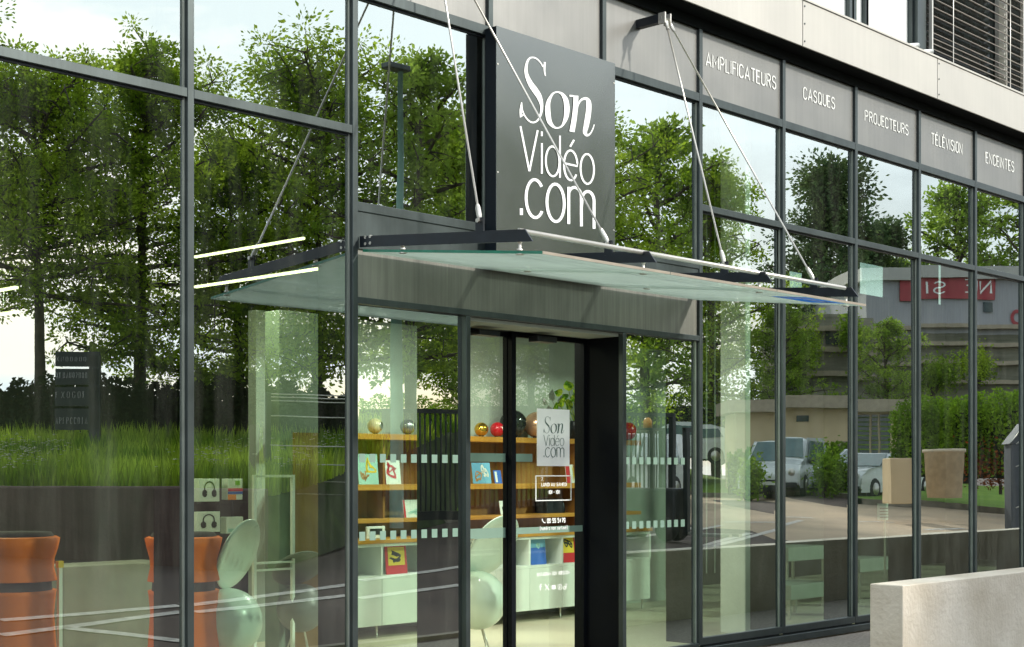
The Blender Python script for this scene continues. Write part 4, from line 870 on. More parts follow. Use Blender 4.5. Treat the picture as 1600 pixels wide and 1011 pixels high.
def ball(px, py, rpx, m, label, y=YS + .16, ring=None, ax=(.6, -1, .1), face=None):
    p = W(px, py, y); r = rpx / (FPX / (p.x * cT + (y + D) * sT)); z = ZT + r + .006
    t = thing('sphere_speaker', label, 'speaker', (p.x, y, ZT)); 
    a0 = 58 if face else 90
    MB().sphere((p.x, y, z), r, ax, 30, 18, -90, a0).build('shell', m, t)
    if face:
        k = math.sin(R(a0)); c = math.cos(R(a0)); axn = Vector(ax).normalized(); MB().lathe([(0, r * k * .9), (r * c * .7, r * k * .93), (r * c, r * k)], (p.x, y, z), ax, 30).build('driver', face, t)
        MB().lathe([(r * c * .98, r * k - .004), (r * c * 1.06, r * k + .003), (r * c * .95, r * k + .006)], (p.x, y, z), ax, 30).build('ring', ring or M['steel'], t)
    MB().lathe([(r * .45, 0), (r * .35, .006), (r * .3, r * .25)], (p.x, y, ZT), seg=16).build('foot', M['black'], t)
grill = col('grey_speaker_grille', (.12, .13, .13), .7)
ball(586, 663, 12, col('cream_lacquer', (.62, .52, .34), .3), 'cream ball speaker with dark grey face on the top shelf', ax=(.55, -1, 0.05), face=grill)
ball(637, 663, 12, col('silver_lacquer', (.32, .33, .34), .25, .6), 'silver ball speaker with grey face on the top shelf', face=grill)
ball(666, 663, 12, col('gunmetal_lacquer', (.10, .11, .12), .25, .5), 'gunmetal ball speaker beside the silver one', face=grill)
ball(752, 666, 11, col('gold_chrome', (.75, .45, .05), .15, .9), 'shiny gold ball speaker on the top shelf')
ball(777, 667, 11.5, col('red_lacquer', (.50, .01, .02), .25), 'red ball speaker with grey face beside the gold one', face=grill)
ball(802, 659, 21.5, col('black_lacquer', (.015, .02, .018), .12), 'largest black ball speaker behind the door stile', y=YS + .2)
ball(839, 659, 20.5, col('rose_gold', (.70, .42, .26), .25, .6), 'rose gold ball speaker beside the black one', y=YS + .18)
ball(917, 661, 19, col('olive_gold', (.30, .22, .06), .2, .7), 'olive gold ball speaker half hidden by the door reveal', y=YS + .18)
ball(981, 661, 14, col('white_red_lacquer', (.55, .02, .02), .3), 'red ball speaker with pale ring right of the doors', ax=(.9, -.8, -.3), face=col('pale_face', (.5, .5, .45)), ring=M['white'])
p = W(898, 680, YS + .2); tag(MB().lathe([(0, 0), (.055, 0), (.055, .2), (.05, .21), (0, .21)], (p.x, YS + .2, ZT + .004), seg=24).build('cylinder_speaker', M['black']), 'black cylinder speaker on the top shelf under the plant', 'speaker')
# potted plant on the shelf
p = W(895, 640, YS + .22); t = thing('potted_plant', 'variegated leafy plant in a small pot on the top shelf', 'plant', (p.x, YS + .22, ZT))
MB().lathe([(0, 0), (.05, 0), (.065, .12), (.055, .12), (0, .1)], (p.x + .13, YS + .27, ZT + .003), seg=20).build('pot', M['white'], t)
r_ = random.Random(5); base = Vector((p.x + .13, YS + .27, ZT + .12))
tips_ = [(887, 600, .17, 95), (872, 612, .12, 150), (900, 612, .15, 60), (905, 628, .15, 20), (876, 628, .13, 190), (888, 632, .14, 250), (896, 620, .13, 110), (868, 634, .1, 200), (882, 618, .12, 130), (908, 604, .1, 50)]
for i, (px, py, ln, an) in enumerate(tips_):
    c = W(px, py, YS + .15 + .1 * r_.random()); mb = MB(); dv = Vector((math.cos(R(an)), r_.uniform(-.3, .3), math.sin(R(an)))).normalized(); sv = dv.cross(Vector((.3, 1, .2))).normalized(); up_ = dv.cross(sv)
    n = 8; lft, rgt, mid = [], [], []
    for k in range(n + 1):
        u = k / n; wdt = ln * .42 * math.sin(math.pi * min(1, u * 1.02) ** .75); q = c + dv * ln * (u - .5) - Vector((0, 0, .25 * ln * u * u)); mid.append(q); lft.append(q + sv * wdt + up_ * wdt * .25); rgt.append(q - sv * wdt + up_ * wdt * .25)
    for k in range(n): mb.quadf([lft[k], lft[k + 1], mid[k + 1], mid[k]], True); mb.quadf([mid[k], mid[k + 1], rgt[k + 1], rgt[k]], True)
    lf = mb.build('leaf', M['plantleaf'], t); MB().tube([base, (base + mid[0]) / 2 + Vector((0, 0, .02)), mid[0]], .004, 5).build('stalk', M['plantleaf'], lf)
# record sleeves and books: flat covers leaning on boards; (px0, px1, pytop, pybot, base, cover, mark, label)
def cover(pa, pb, pt, pb_, y, zbase, m, label, marks=(), name='record_sleeve', lean=.03, cat='record'):
    a, b = W(pa, 0, y).x, W(pb, 0, y).x; h = (pb_ - pt) * ((b - a) / (pb - pa)) * .0 + (W(pa, pt, y).z - W(pa, pb_, y).z)
    t = thing(name, label, cat, ((a + b) / 2, y, zbase)); n = Vector((0, lean, h)).normalized() * h
    MB().obox((a, y, zbase + .002), (b - a, 0, 0), (0, .008, 0), n).build('cover', m, t)
    for (u0, u1, v0, v1, mm, kind) in marks:
        mb = MB(); o_ = Vector((a + (b - a) * u0, y - .0015, zbase + .002)) + n * v0
        if kind == 'r': mb.quadf([o_, o_ + Vector(((b - a) * (u1 - u0), 0, 0)), o_ + Vector(((b - a) * (u1 - u0), 0, 0)) + n * (v1 - v0), o_ + n * (v1 - v0)])
        else:
            rr = random.Random(kind); P = [(rr.random(), rr.random()) for _ in range(9)]; P = smooth_line([(x_, z_, .09 * (1 + rr.random())) for x_, z_ in P], 4)
            ribbon(mb, P, lambda u, v: tuple(o_ + Vector(((b - a) * (u1 - u0) * u, -.001, 0)) + n * (v1 - v0) * v))
        mb.build('print', mm, t)
cr = {k: col(k + '_print', v, .5) for k, v in dict(red=(.55, .02, .03), yellow=(.75, .55, .04), blue=(.03, .14, .55), teal=(.35, .62, .55), white=(.72, .78, .72), dark=(.02, .03, .03), tan=(.45, .25, .1), green=(.2, .45, .08), sky=(.15, .42, .6), orange=(.8, .25, .03)).items()}
z1 = zs[1][1]; z2 = zs[2][1]
cover(561, 592, 709, 757, YS + .1, z1, cr['teal'], 'pale teal art book at the left end of the middle shelf', [(.1, .5, .1, .5, cr['tan'], 3), (.4, .9, .3, .9, cr['yellow'], 8)])
cover(600, 606, 718, 757, YS + .12, z1, cr['red'], 'thin red book spine on the middle shelf', lean=.01, cat='book', name='book')
cover(604, 627, 719, 757, YS + .1, z1, cr['white'], 'white record with red scribbles on the middle shelf', [(.1, .9, .2, .9, cr['red'], 12)])
cover(740, 768, 722, 755, YS + .1, z1, cr['sky'], 'blue grey record with orange figures behind the left door leaf', [(.1, .5, .1, .6, cr['tan'], 4), (.5, .9, .3, .95, cr['white'], 9)])
cover(774, 785, 734, 755, YS + .08, z1, cr['blue'], 'small blue and white booklet beside the blue grey record', [(.1, .4, .1, .9, cr['white'], 'r')], name='booklet', cat='booklet')
cover(886, 914, 724, 753, YS + .1, z1, cr['white'], 'record with pink, yellow and blue bands behind the right door leaf', [(.0, .22, .0, 1, cr['red'], 'r'), (.35, .5, .1, .95, cr['yellow'], 31), (.6, .85, .05, .95, cr['blue'], 17)])
cover(632, 668, 788, 816, YS + .06, z2 - .17 if False else z2, cr['white'], 'white record with a red frame on the lowest shelf', [(0, .08, 0, 1, cr['red'], 'r'), (.92, 1, 0, 1, cr['red'], 'r'), (.2, .8, .1, .5, cr['teal'], 5)])
cover(783, 800, 786, 808, YS + .06, z2, cr['white'], 'white card with dark letters on the lowest shelf', [(.2, .8, .2, .9, cr['dark'], 7)], name='card', cat='card')
zc = zc1
cover(604, 637, 853, 899, YC + .06, zc, cr['red'], 'red record with a yellow square and black scribble in a cubby', [(.12, .9, .3, .92, cr['yellow'], 'r'), (.2, .8, .4, .85, cr['dark'], 21)])
cover(830, 854, 841, 885, YC + .06, zc, cr['blue'], 'blue record with a pale upper part in the middle cubby', [(0, 1, .6, 1, cr['sky'], 'r'), (.4, .7, .5, .8, cr['teal'], 6)])
cover(881, 900, 839, 882, YC + .06, zc, cr['red'], 'red record with yellow upper half next to the door reveal', [(0, .9, .35, .92, cr['yellow'], 'r'), (.1, .8, .45, .85, cr['dark'], 25)])
cover(776, 799, 838, 888, YC + .06, zc, cr['white'], 'white record with a curved yellow stripe in a cubby')
mb = MB(); P = smooth_line([(0, 0, .01), (.1, .16, .06), (.17, .4, .085), (.19, .7, .06), (.17, .98, .015)], 6); a = W(779, 886, YC + .05); k_ = .30
ribbon(mb, [(p_[0] * k_ * 2, p_[1] * k_, p_[2] * k_ * 1.3) for p_ in P], lambda u, v: (a.x + u, YC + .054, zc + .02 + v)); pr = bpy.data.objects.get('record_sleeve.%03d' % 0)
tgt = [o for o in C.objects if o.get('label') == 'white record with a curved yellow stripe in a cubby'][0]; mb.build('print', cr['green'], tgt)
# tablet on stand at the counter, and small devices
a, b = W(573, 841, 2.6), W(603, 824, 2.6)
a, b = W(573, 843, YC + .12), W(602, 824, YC + .12); t = thing('counter_screen', 'small white framed screen standing on the oak cabinet top', 'screen', ((a.x + b.x) / 2, YC + .12, zct))
MB().box(a.x, b.x, YC + .12, YC + .14, zct + .002, zct + .002 + .12).build('case', M['white'], t, bevel=.006); MB().box(a.x + .04, b.x - .04, YC + .117, YC + .1195, zct + .04, zct + .1).build('display', M['black'], t)
a, b = W(846, 812, YS + .2), W(872, 787, YS + .2); tag(MB().box(a.x, b.x, YS + .12, YS + .3, z2 + .001, z2 + .16).build('amplifier', M['black'], bevel=.005), 'black hifi unit on the lowest shelf behind the right door leaf', 'amplifier')
x = W(878, 0, YS + .15).x; tag(MB().lathe([(0, 0), (.035, 0), (.04, .03), (.028, .1), (.015, .13), (0, .135)], (x, YS + .15, z2 + .002), seg=18).build('small_speaker', M['black']), 'small tapered black speaker beside the hifi unit', 'speaker')
# ---- display of headphone boxes behind the second pane
YH = 2.6
def pbox(pa, pb, pt, pq, y, m, label, marks, dep=.09):
    a, b = W(pa, pt, y), W(pb, pq, y); z0 = W(pa, pq, y).z; z1_ = W(pa, pt, y).z; t = thing('headphone_box', label, 'box', ((a.x + b.x) / 2, y, z0))
    MB().box(a.x, b.x, y, y + dep, z0, z1_).build('carton', m, t, bevel=.003); w_, h_ = b.x - a.x, z1_ - z0
    for (kind, mm) in marks:
        mb = MB()
        if kind == 'h':
            ribbon(mb, arc(.5, .58, .24, .28, 200, -20, 14), lambda u, v: (a.x + u * w_, y - .002, z0 + v * h_), .06)
            for s in (.27, .73): ribbon(mb, arc(s, .36, .06, .1, 0, 360, 10), lambda u, v: (a.x + u * w_, y - .002, z0 + v * h_), .13)
        else: mb.box(a.x + w_ * kind[0], a.x + w_ * kind[1], y - .003, y - .001, z0 + h_ * kind[2], z0 + h_ * kind[3])
        mb.build('print', mm, t)
    return z0
U = thing('display_rack', 'open rack of thin glass shelves carrying the headphone boxes', 'rack', (W(305, 0, YH).x, YH, .05))
bx = [(311, 343, 748, 784), (308, 344, 800, 832)]
pbox(*bx[0], YH, cr['white'], 'white headphone box, the upper of two beside the orange stand', [('h', cr['dark'])]); pbox(*bx[1], YH, cr['white'], 'white headphone box, the lower of two beside the orange stand', [('h', cr['dark'])])
pbox(356, 379, 748, 781, YH, cr['white'], 'white box with red, blue and orange bars on the rack', [((0, 1, .4, .55, ), cr['red']), ((0, 1, .27, .38), cr['blue']), ((0, .55, 0, .25), cr['orange']), ((.5, .8, .7, .9), cr['green'])])
pbox(354, 380, 808, 834, YH, cr['white'], 'plain white box half hidden behind the round white lid', [((.1, .9, .1, .3), cr['teal'])])
xa, xb = W(304, 0, YH).x, W(386, 0, YH).x
for py in (784.6, 834.6): MB().box(xa, xb, YH - .02, YH + .2, W(311, py + 2, YH).z, W(311, py, YH).z).build('shelf', M['doorglass'], U)
for x in (xa, xb): MB().box(x - .008, x + .008, YH + .2, YH + .22, .05, W(311, 745, YH).z).build('upright', M['black'], U)
# white tube frame stand
YF = 1.9; t = thing('frame_stand', 'white square tube frame stand with two crossbars left of the canopy mullion', 'stand', (W(430, 0, YF).x, YF, .05))
zt_ = W(400, 742, YF).z
for px in (399, 459): x = W(px, 0, YF).x; MB().box(x - .013, x + .013, YF, YF + .03, .05, zt_).build('upright', M['wcab'], t)
x0, x1 = W(399, 0, YF).x, W(459, 0, YF).x; MB().box(x0 + .013, x1 - .013, YF, YF + .03, zt_ - .02, zt_).build('crossbar', M['wcab'], t)
for py in (879, 890): z = W(430, py, YF).z; MB().box(x0 + .013, x1 - .013, YF, YF + .03, z - .008, z + .008).build('crossbar', M['wcab'], t)
# amber timber panel behind it
a, b = W(463, 0, 2.2).x, W(502, 0, 2.2).x; tag(MB().box(a, b + .2, 2.22, 2.25, .06, W(480, 676, 2.2).z).build('timber_display_board', mat('dim_amber_board', (.16, .085, .015), .6)), 'tall amber timber panel leaning against the interior column', 'panel')
# low white counter between the orange stands
a, b = W(100, 0, 3.0), W(262, 0, 3.0); tag(MB().box(a.x, b.x, 3.0, 3.4, .05, W(180, 881, 3.0).z).build('low_counter', mat('grey_counter_front', (.30, .30, .26), .6), bevel=.01), 'low pale counter seen between the two orange stands', 'counter')
# thin white post with brass cap
x = W(95, 0, 1.3).x; t = thing('slim_post', 'slim white display post with a brass cap beside the left orange stand', 'post', (x, 1.3, .05)); zt_ = W(95, 887, 1.3).z
MB().box(x - .013, x + .013, 1.3, 1.33, .05, zt_).build('shaft', M['wcab'], t); MB().box(x - .02, x + .02, 1.295, 1.335, zt_, zt_ + .045).build('cap', cr['yellow'], t)
# clear stand in the glazed side panel
x = W(662, 0, 1.6).x; t = thing('slim_stand', 'slim clear stand with a small arm behind the glazed side panel', 'stand', (x, 1.6, .05)); MB().box(x - .012, x + .012, 1.6, 1.62, .05, W(662, 742, 1.6).z).build('shaft', M['bead'], t)
MB().box(x - .012, x + .07, 1.6, 1.62, W(662, 745, 1.6).z, W(662, 741, 1.6).z).build('arm', M['bead'], t); MB().box(x - .1, x + .1, 1.5, 1.7, .051, .06).build('foot', M['steel'], t)
# ---- orange waisted stands
def orange(px, y, label, r):
    x = W(px, 0, y).x; t = thing('orange_stand', label, 'stand', (x, y, .05), 'orange drum stands in the window')
    z = lambda py: W(px, py, y).z
    za, zb_, zc_, zd = z(838), z(907), z(922), .12
    MB().lathe([(0, za), (r * .92, za), (r, za - .012), (r * .95, za - .08), (r * .87, (za + zb_) / 2), (r * .86, (za + zb_) / 2 - .06), (r * .93, zb_ + .005), (r * .93, zb_), (0, zb_)], (x, y, 0), seg=48).build('upper_drum', M['orange'], t)
    MB().lathe([(r * .80, zb_), (r * .82, zc_)], (x, y, 0), seg=48).build('waist', M['charcoal'], t)
    MB().lathe([(0, zc_), (r * .92, zc_), (r * .9, zc_ - .03), (r * .86, zc_ - .16), (r * .92, zc_ - .4), (r * 1.0, zd + .03), (r * .97, zd), (0, zd)], (x, y, 0), seg=48).build('lower_drum', M['orange'], t)
    MB().lathe([(r * .8, zd), (r * .8, .05)], (x, y, 0), seg=30).build('foot_ring', M['charcoal'], t)
    MB().lathe([(0, za + .03), (r * .8, za + .028), (r * .86, za + .001)], (x, y, 0), seg=40).build('cushion', M['charcoal'], t)
orange(287, 1.25, 'glossy orange waisted drum stand beside the white globe chair', .275)
orange(26, 1.25, 'glossy orange waisted drum stand at the left edge of the picture', .275)
# ---- globe chairs: white sphere shell with a round lid on thin legs
def globe(px, py, rpx, lidc, lidr, y, label, legs=True, m=None, tilt=23.5, minor=.45):
    m = m or M['chairwhite']; p = W(px, py, y); sc_ = FPX / (p.x * cT + (y + D) * sT); r = rpx / sc_
    t = thing('globe_chair', label, 'chair', (p.x, y, .05), 'white globe chairs in the window')
    AX = (.25, .9, .8); MB().sphere(p, r, AX, 48, 26, -90, 62).build('shell', m, t)
    k, c = math.sin(R(62)), math.cos(R(62)); MB().lathe([(r * c, r * k), (r * c * .92, r * k * .93), (r * c * .7, r * k * .55), (0, r * k * .4)], p, AX, 40).build('seat_cushion', M['charcoal'], t)
    a_, b_ = ray(lidc[0]); v = Vector((a_, b_, 0)).normalized(); rh = Vector((v.y, -v.x, 0)); q = W(lidc[0], lidc[1], y - .02); lr = lidr / sc_
    ti = R(tilt); n = (rh * -math.cos(ti) + Vector((0, 0, math.sin(ti)))) * math.sqrt(1 - minor ** 2) * -1 - v * minor
    MB().lathe([(0, -.012), (lr * .7, -.008), (lr * .98, .012), (lr, .022), (lr * .97, .028), (lr * .7, .012), (0, .008)], q, n, 56).build('lid', m, t)
    zb = p.z - r
    for an in (20, 140, 260):
        f = Vector((p.x + math.cos(R(an)) * r * .75, y + math.sin(R(an)) * r * .75, .055)); g = Vector((p.x + math.cos(R(an)) * r * .3, y + math.sin(R(an)) * r * .3, zb + r * .06)); MB().tube([f, g], .007, 8).build('leg', M['steel'], t)
globe(357, 972, 53, (369, 864), 59, 1.2, 'white globe chair with raised oval lid beside the orange stand')
globe(746, 938, 46, (768, 851), 56, 1.45, 'white globe chair with raised lid behind the left door leaf', tilt=35, minor=.55)
globe(470, 950, 38, (465, 885), 42, 2.0, 'shaded globe chair in front of the white frame stand', m=mat('grey_moulded_shell', (.16, .17, .155), .4), tilt=70, minor=.6)  # last chair: its shade is put into a grey shell colour
# low display tables behind the right hand panes
for (pa, pb, pt, y, lab) in ((1232, 1293, 856, 1.5, 'pale display table behind the pane under the headphone lettering'), (1236, 1300, 915, .9, 'lower display table close to the glass under the headphone lettering'), (1344, 1396, 874, 1.4, 'pale display table behind the pane under the projector lettering')):
    a, b = W(pa, pt, y), W(pb, pt, y); t = thing('display_table', lab, 'table', (a.x, y, .05), 'display tables on the right')
    MB().box(a.x, b.x, y, y + .5, a.z - .16, a.z).build('table_top', M['inwall'], t, bevel=.006)
    for q in (a.x + .03, b.x - .03):
        for yy in (y + .04, y + .46): MB().box(q - .015, q + .015, yy - .015, yy + .015, .05, a.z - .161).build('leg', M['steel'], t)
a, b = W(1372, 787, 1.0), W(1398, 812, 1.0); t = thing('notice_card', 'small white printed notice standing behind the pane under the projector lettering', 'notice', (a.x, 1.0, b.z))
MB().box(a.x, b.x, 1.0, 1.01, b.z, a.z).build('card', cr['white'], t); mb = MB()
for k in range(4): mb.box(a.x + .04, b.x - .04, .996, .999, b.z + .03 + k * .035, b.z + .04 + k * .035)
mb.build('print', cr['dark'], t); MB().box((a.x + b.x) / 2 - .01, (a.x + b.x) / 2 + .01, 1.011, 1.03, .05, b.z + .05).build('stand', M['steel'], t)
# ---- door poster and door stickers
yd = DY + .012
def onD(px, py): return W(px, py, yd)
t = thing('door_poster', 'white poster with thin dark shop lettering on the right door leaf', 'poster', onD(839, 728))
a, b = onD(839.5, 728.5), onD(890, 638.5); ztop = (onD(839.5, 638.5).z + onD(890, 640).z) / 2; zbot = (onD(839.5, 728.5).z + onD(890, 728).z) / 2
MB().box(a.x, b.x, yd, yd + .004, zbot, ztop).build('sheet', flat('white_paper', (.95, .96, .94), .7), t)
# lettering shared by the sign and the poster, traced in sign coordinates
SON = [[(852.2, 118.5, 1.6), (850.8, 110, 2.6), (851.2, 97, 3.2)], [(851, 98, 1.6), (848.5, 104, 1.8), (845, 98.5, 1.8), (838, 91.5, 2.1), (830, 90, 2.3), (824.5, 95, 3.4), (821.8, 107, 4.6), (823.2, 118, 5.8), (829, 131, 8.0), (836, 141, 9.2), (842.5, 151.5, 8.2), (846.3, 165, 4.8), (845, 178, 3.6), (840, 188, 2.6), (833, 191.5, 2.4), (826, 188.5, 2.2), (820, 181, 2.0), (816, 171, 1.8), (815, 160, 1.4)], [(815, 160, 1.6), (814, 172, 4.4), (813, 183.5, 1.6)], [(813, 183, 1.5), (819, 178, 2.6)]]
ON = [[(870, 143.6, 2.0), (863, 147, 3.0), (856.8, 159, 6.0), (855.6, 173, 8.2), (858, 189, 7.4), (864, 197.5, 4.2), (870.5, 200, 2.2), (878, 196.5, 3.0), (884, 184, 6.8), (885.6, 170, 8.2), (883.6, 156, 7.4), (877.5, 146.5, 4.0), (870, 143.6, 2.0)]]
NN = [[(889.5, 149.5, 2.6), (896, 150.5, 2.6), (900, 154, 3)], [(899.6, 149.6, 7.4), (898.8, 168, 7.6), (896.5, 188, 7.8), (893.3, 206, 8.0)], [(902, 170, 1.6), (904, 162, 2.4), (909, 155.5, 3.2), (916, 154.2, 4.4), (919.8, 160, 7.4), (919.6, 174, 8.4), (916.5, 194, 8.2), (914, 206, 6.4), (917.2, 211.3, 3.8), (922.5, 208.5, 2.2), (926.5, 201, 1.8), (928.5, 194.5, 1.4)]]
def px2(l): return [(800 + a / 5.321, 180 + b / 5.321) for a, b in l]
def ell(cx, cy, rx, ry, a0, a1, sk=0, n=26): return [(cx + rx * math.cos(R(a0 + (a1 - a0) * i / n)), cy - ry * math.sin(R(a0 + (a1 - a0) * i / n)) + sk * rx * math.cos(R(a0 + (a1 - a0) * i / n))) for i in range(n + 1)]
VID = [[(70, 92), (144, 466)], [(213, 125), (144, 466)], [(247, 136), (247, 174)], [(247, 233), (247, 487)], [(397, 171), (397, 520)], ell(336, 384, 57, 124, 0, 360, .12), [(516, 205), (483, 262)],
       [(437, 399), (545, 424)] + ell(488, 417, 56, 124, -2, 30, .12, 4) + ell(488, 417, 56, 124, 30, 330, .12, 26)[1:], ell(625, 447, 56, 124, 0, 360, .12)]
VID[7] = [(437, 400), (544, 424)] + ell(488, 417, 56, 124, 0, 325, .12, 26)[1:]
COM = [[(77, 775), (77, 830)], ell(190, 694, 74, 158, 42, 322, .12), ell(361, 729, 72, 156, 0, 360, .12), [(470, 596), (470, 905)], [(470, 700)] + ell(523, 674, 53, 74, 180, 0, .1, 14) + [(577, 924)], [(577, 760)] + ell(632, 710, 50, 76, 180, 0, .1, 14) + [(682, 944)]]
def logo(mb, fn, kw=1.0):
    for st in SON + ON + NN: ribbon(mb, [(p[0], p[1], max(p[2] * kw, .9)) for p in smooth_line(st, 5)], fn)
    for st in VID: ribbon(mb, [(*p, 2.9 * kw) for p in px2(st)], fn)
    for k, st in enumerate(COM): ribbon(mb, [(*p, (4.4 if k else 4.8) * kw) for p in px2(st)], fn)
    return mb
ys_ = -.12; t_l = W(775.6, 40, ys_); t_r = W(961, 100, ys_)
def sign_norm(px, py): p = W(px, py, ys_); return ((p.x - t_l.x) / (t_r.x - t_l.x), p.z)
zr = (W(775.6, 383, ys_).z, t_l.z)
lx0, lx1 = sign_norm(812, 100)[0], sign_norm(932, 100)[0]; lz0, lz1 = sign_norm(870, 357)[1], sign_norm(830, 88)[1]
pz1, pz0 = onD(860, 651).z, onD(860, 717).z; pxa, pxb = onD(849, 0).x, onD(882, 0).x
def poster_fn(px, py):
    u, z = sign_norm(px, py); return (pxa + (u - lx0) / (lx1 - lx0) * (pxb - pxa), yd - .002, pz0 + (z - lz0) / (lz1 - lz0) * (pz1 - pz0))
logo(MB(), poster_fn, .75).build('lettering', col('dark_green_print', (.03, .09, .07)), t)
t = thing('door_stickers', 'white sticker text and frame with hours and phone on the right door leaf', 'sticker', onD(835, 930))
mb = MB(); q = [onD(837, 742.8), onD(893, 742.8), onD(893, 782), onD(837, 783)]; x0, x1 = q[0].x, q[1].x; zt_, zb_ = (q[0].z + q[1].z) / 2, (q[2].z + q[3].z) / 2
for (a, b, c, d_) in ((x0, x1, zt_ - .008, zt_), (x0, x1, zb_, zb_ + .008), (x0, x0 + .008, zb_ + .008, zt_ - .008), (x1 - .008, x1, zb_ + .008, zt_ - .008)): mb.box(a, b, yd, yd + .003, c, d_)
mb.build('frame', M['letter'], t); mb = MB()
def dtext(s, pa, pb, pt, pq, wd=.17): text(mb, s, onD(pa, 0).x, onD(pb, 0).x, onD((pa + pb) / 2, pq).z, onD((pa + pb) / 2, pt).z, yd - .001, wd, .22)
dtext('7.', 845.5, 849.5, 746, 751.5); dtext('LUNDI AU SAMEDI', 846, 885, 754.5, 759.5, .2); dtext('10H - 19H', 857, 874, 766, 771.5, .2); dtext('09 55 51 79', 855, 883, 810, 816.5, .24); dtext('(numéro non surtaxé)', 843.5, 886, 822, 827.5, .17); dtext('INSTAGRAM SON VIDEO.COM', 839, 890, 893.5, 898.5, .18)
mb.build('lettering', M['letter'], t); mb = MB()
fnD = lambda a, b: tuple(onD(a, b) - Vector((0, .001, 0)))
ribbon(mb, [(847.2, 810.5, 1.6), (847.6, 813.5, 1.2), (849.5, 816.2, 1.2), (852, 816.8, 1.8)], fnD)
ribbon(mb, smooth_line([(846.5, 912.5, 1.2), (844.5, 914, 1.3), (844.2, 917, 1.4), (844.2, 922.5, 1.4)]), fnD); ribbon(mb, [(842, 916.4, 1.1), (846.4, 916.2, 1.1)], fnD)
ribbon(mb, [(851.5, 913, 1.5), (857.5, 922, 1.5)], fnD); ribbon(mb, [(857.3, 912.8, .8), (851.6, 922.2, .8)], fnD)
mb.quadf([fnD(862, 914.5), fnD(868, 914), fnD(868, 920.5), fnD(862, 921)]); ribbon(mb, ell(874.5, 917, 3.2, 4.2, 0, 360), fnD, .8); ribbon(mb, [(874.3, 915), (874, 919.5)], fnD, 1.3)
ribbon(mb, ell(882.3, 918.6, 1.7, 2.2, 0, 360), fnD, 1.1); ribbon(mb, [(884.3, 918.6), (884.3, 911.5), (886.3, 913.5)], fnD, 1.1)
mb.build('icons', M['letter'], t)
# ---- big sign box
t = thing('shop_sign', 'large projecting grey metal sign with white serif and thin lettering', 'sign', (t_l.x, ys_, 3.27))
zsb = 3.215
MB().box(t_l.x, t_r.x, ys_, ys_ + .004, zsb, t_l.z).build('face_panel', M['sign'], t)
MB().box(t_l.x + .001, t_r.x - .001, ys_ + .0045, -.002, zsb + .001, t_l.z - .001).build('box', M['signside'], t)
MB().box(t_l.x - .0015, t_l.x + .012, ys_ - .002, ys_ + .003, zsb, t_l.z + .0015).box(t_l.x - .0015, t_r.x, ys_ - .002, ys_ + .003, t_l.z - .008, t_l.z + .0015).build('edge_trim', M['steel'], t) if False else None
logo(MB(), lambda a, b: tuple(W(a, b, ys_ - .003)), 1.0).build('lettering', M['letter'], t)
mb = MB()
for (px, py) in ((777.5, 269), (959, 360), (777.5, 100), (959, 130)): p = W(px, py, ys_); mb.tube([(p.x, ys_ - .004, p.z), (p.x, ys_ + .001, p.z)], .007, 8)
mb.build('screws', M['steel'], t)
# ---- canopy
xb1 = 6.728; gyo = -1.695; gzw, gzo = 3.177, 2.99
xr = W(1353, 476, gyo).x
t = thing('glass_canopy', 'green tinted glass canopy on black steel arms over the entrance', 'canopy', (xb1, 0, 3.1))
ins = (gzo - gzw) / (gyo + .0)      # slope per metre of y (negative y lowers)
joints = [xb1 + .01, xb1 + (xr - xb1) / 3, xb1 + 2 * (xr - xb1) / 3, xr]
for a, b in zip(joints[:-1], joints[1:]):
    y0_, y1_ = gyo, -.02
    g = MB().prism([(a + .004, y0_, gzw + ins * y0_), (a + .004, y1_, gzw + ins * y1_), (b - .004, y1_, gzw + ins * y1_), (b - .004, y0_, gzw + ins * y0_)], (0, 0, .018)).build('glass_panel', M['canopyglass'], t)
    if a == joints[0]: MB().prism([(a + .001, y0_, gzw + ins * y0_), (a + .001, y1_, gzw + ins * y1_), (a + .001, y1_, gzw + ins * y1_ + .018), (a + .001, y0_, gzw + ins * y0_ + .018)], (.0025, 0, 0)).build('polished_edge', M['glassedge'], g)
    MB().box(a + .004, b - .004, y0_ - .004, y0_ - .001, gzw + ins * y0_, gzw + ins * y0_ + .018).build('front_edge', mat('weathered_glass_edge', (.27, .235, .185), .5, .1), g)
bx_ = [xb1] + [W(p, 0, -1.625).x for p in (1025, 1206, 1341)]
rods = [(750, 345), (951, 381), (1132, 413), (1272, 438)]
beam_top = lambda y: 3.285 + (3.157 - 3.285) * (y / -1.56); beam_bot = lambda y: 3.208 + (3.074 - 3.208) * (y / -1.625)
ends = []
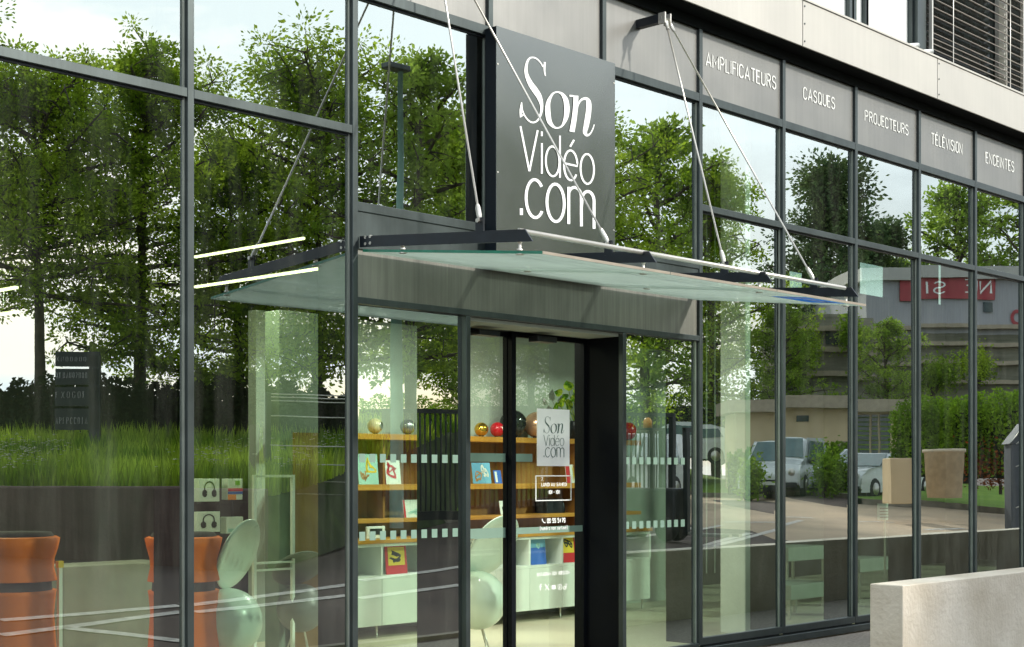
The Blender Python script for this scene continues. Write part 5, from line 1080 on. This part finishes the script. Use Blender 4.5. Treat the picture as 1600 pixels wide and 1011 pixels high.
for k, x in enumerate(bx_):
    b = MB().prism([(x, -.0, beam_bot(0)), (x, -1.625, beam_bot(-1.625)), (x, -1.56, beam_top(-1.56)), (x, -.0, beam_top(0))], (.012, 0, 0)).build('arm', M['black'], t, bevel=.001)
    MB().tube([(x - .004, -.11, 3.27), (x + .016, -.11, 3.27)], .011, 10).tube([(x - .004, -.11, 3.225), (x + .016, -.11, 3.225)], .011, 10).tube([(x - .004, -.06, 3.27), (x + .016, -.06, 3.27)], .011, 10).tube([(x - .004, -.06, 3.225), (x + .016, -.06, 3.225)], .011, 10).build('bolt', M['steel'], b)
    for yy in (-.42, -1.5):
        zg = gzw + ins * yy; MB().lathe([(.026, zg - .006), (.026, zg - .001)], (x + .02, yy, 0), seg=16).lathe([(.018, zg + .02), (.018, zg + .03), (.010, zg + .034), (.010, beam_bot(yy) - .01), (.016, beam_bot(yy))], (x + .02, yy, 0), seg=14).tube([(x + .02, yy, zg - .005), (x + .02, yy, zg - .001)], .026, 16).build('glass_fitting', M['steel'], t)
    e = onX(rods[k][0], rods[k][1], x + .006); ends.append(e)
    MB().box(x - .001, x + .013, e.y - .035, e.y + .035, beam_top(e.y) - .02, max(e.z + .02, beam_top(e.y) + .02)).build('lug', M['black'], t)
yt = -1.50; MB().tube([(bx_[0] + .012, yt, 3.155), (bx_[3], yt, 3.155)], .017, 12).build('front_tube', M['steel'], t)
# tie rods from two brackets high on the panels
for k, (px, py, pair) in enumerate(((680, -108, (0, 1)), (1041, 30, (2, 3)))):
    if k == 0: brx = W(655, 0, .0).x
    else: brx = W(1001, 27, .0).x
    tip = onX(px, py, brx); br = thing('rod_bracket', ('black wall bracket above the sign holding two rods' if k == 0 else 'black wall bracket under the fascia holding two rods'), 'bracket', (brx, 0, tip.z))
    MB().box(brx - .03, brx + .03, tip.y + .02, .025, tip.z - .02, tip.z + .05).build('arm', M['black'], br)
    MB().tube([(brx - .05, tip.y + .03, tip.z + .01), (brx + .06, tip.y + .03, tip.z + .01)], .016, 10).box(brx - .045, brx - .03, tip.y - .02, tip.y + .05, tip.z - .04, tip.z + .05).box(brx + .03, brx + .045, tip.y - .02, tip.y + .05, tip.z - .04, tip.z + .05).build('clevis', M['steel'], br)
    for j, pi in enumerate(pair):
        s_ = Vector((brx + (-.01 if j == 0 else .03), tip.y, tip.z - .01)); e = ends[pi]; dv = (e - s_).normalized()
        rt = thing('tie_rod', ['thin steel tie rod running down in front of the upper window', 'steel tie rod crossing the lettered sign', 'steel tie rod, left of the pair by the amplifier lettering', 'steel tie rod, right of the pair by the amplifier lettering'][pi], 'rod', e, 'tie rods of the canopy')
        MB().tube([s_, e - dv * .1], .0075, 10).build('rod', M['steel'], rt)
        MB().tube([e - dv * .13, e - dv * .10, e - dv * .04, e], [.0095, .018, .018, .012], 12).build('fork_end', M['steel'], rt)
        MB().tube([e + Vector((-.028, 0, 0)), e + Vector((.028, 0, 0))], .014, 12).build('pin', M['steel'], rt)
        MB().tube([s_, s_ + dv * .1], [.018, .014], 12).build('top_fork', M['steel'], rt)
# blue label lying on the glass near its front edge
a = W(1262, 470, gyo + .02).x; b = W(1322, 474, gyo + .02).x; yy = gyo + .03
tt = thing('glass_label', 'blue and white sticker under the right end of the canopy glass', 'sticker', (a, yy, gzw + ins * yy))
def onG(x, y, dz=-.001): return (x, y, gzw + ins * y + dz)
MB().prism([onG(a, yy), onG(b, yy), onG(b, yy + .32), onG(a, yy + .32)], (0, 0, -.0015)).build('sheet', leafmat('blue_label_film', (.20, .42, .80), (.24, .46, .85), .8), tt)
mb = MB()
for k in range(12): 
    if k == 3: continue
    x = a + .03 + (b - a - .06) * k / 12; wd = .035 if k > 2 else .04; mb.prism([onG(x, yy + .06, -.0027), onG(x + wd, yy + .06, -.0027), onG(x + wd, yy + (.16 if k > 2 else .27), -.0027), onG(x, yy + (.16 if k > 2 else .27), -.0027)], (0, 0, -.001))
mb.build('print', leafmat('white_label_film', (.9, .9, .9), (.95, .95, .95), .8), tt)
# ---- concrete barrier wall
cw = tag(MB().box(10.20, 44, -2.27, -1.99, -.2, .783).build('concrete_wall', M['concrete'], bevel=.008), 'thick pale cast concrete wall running along the paving at lower right', 'wall')
for o in C.objects:
    if '_o' in o: del o['_o']
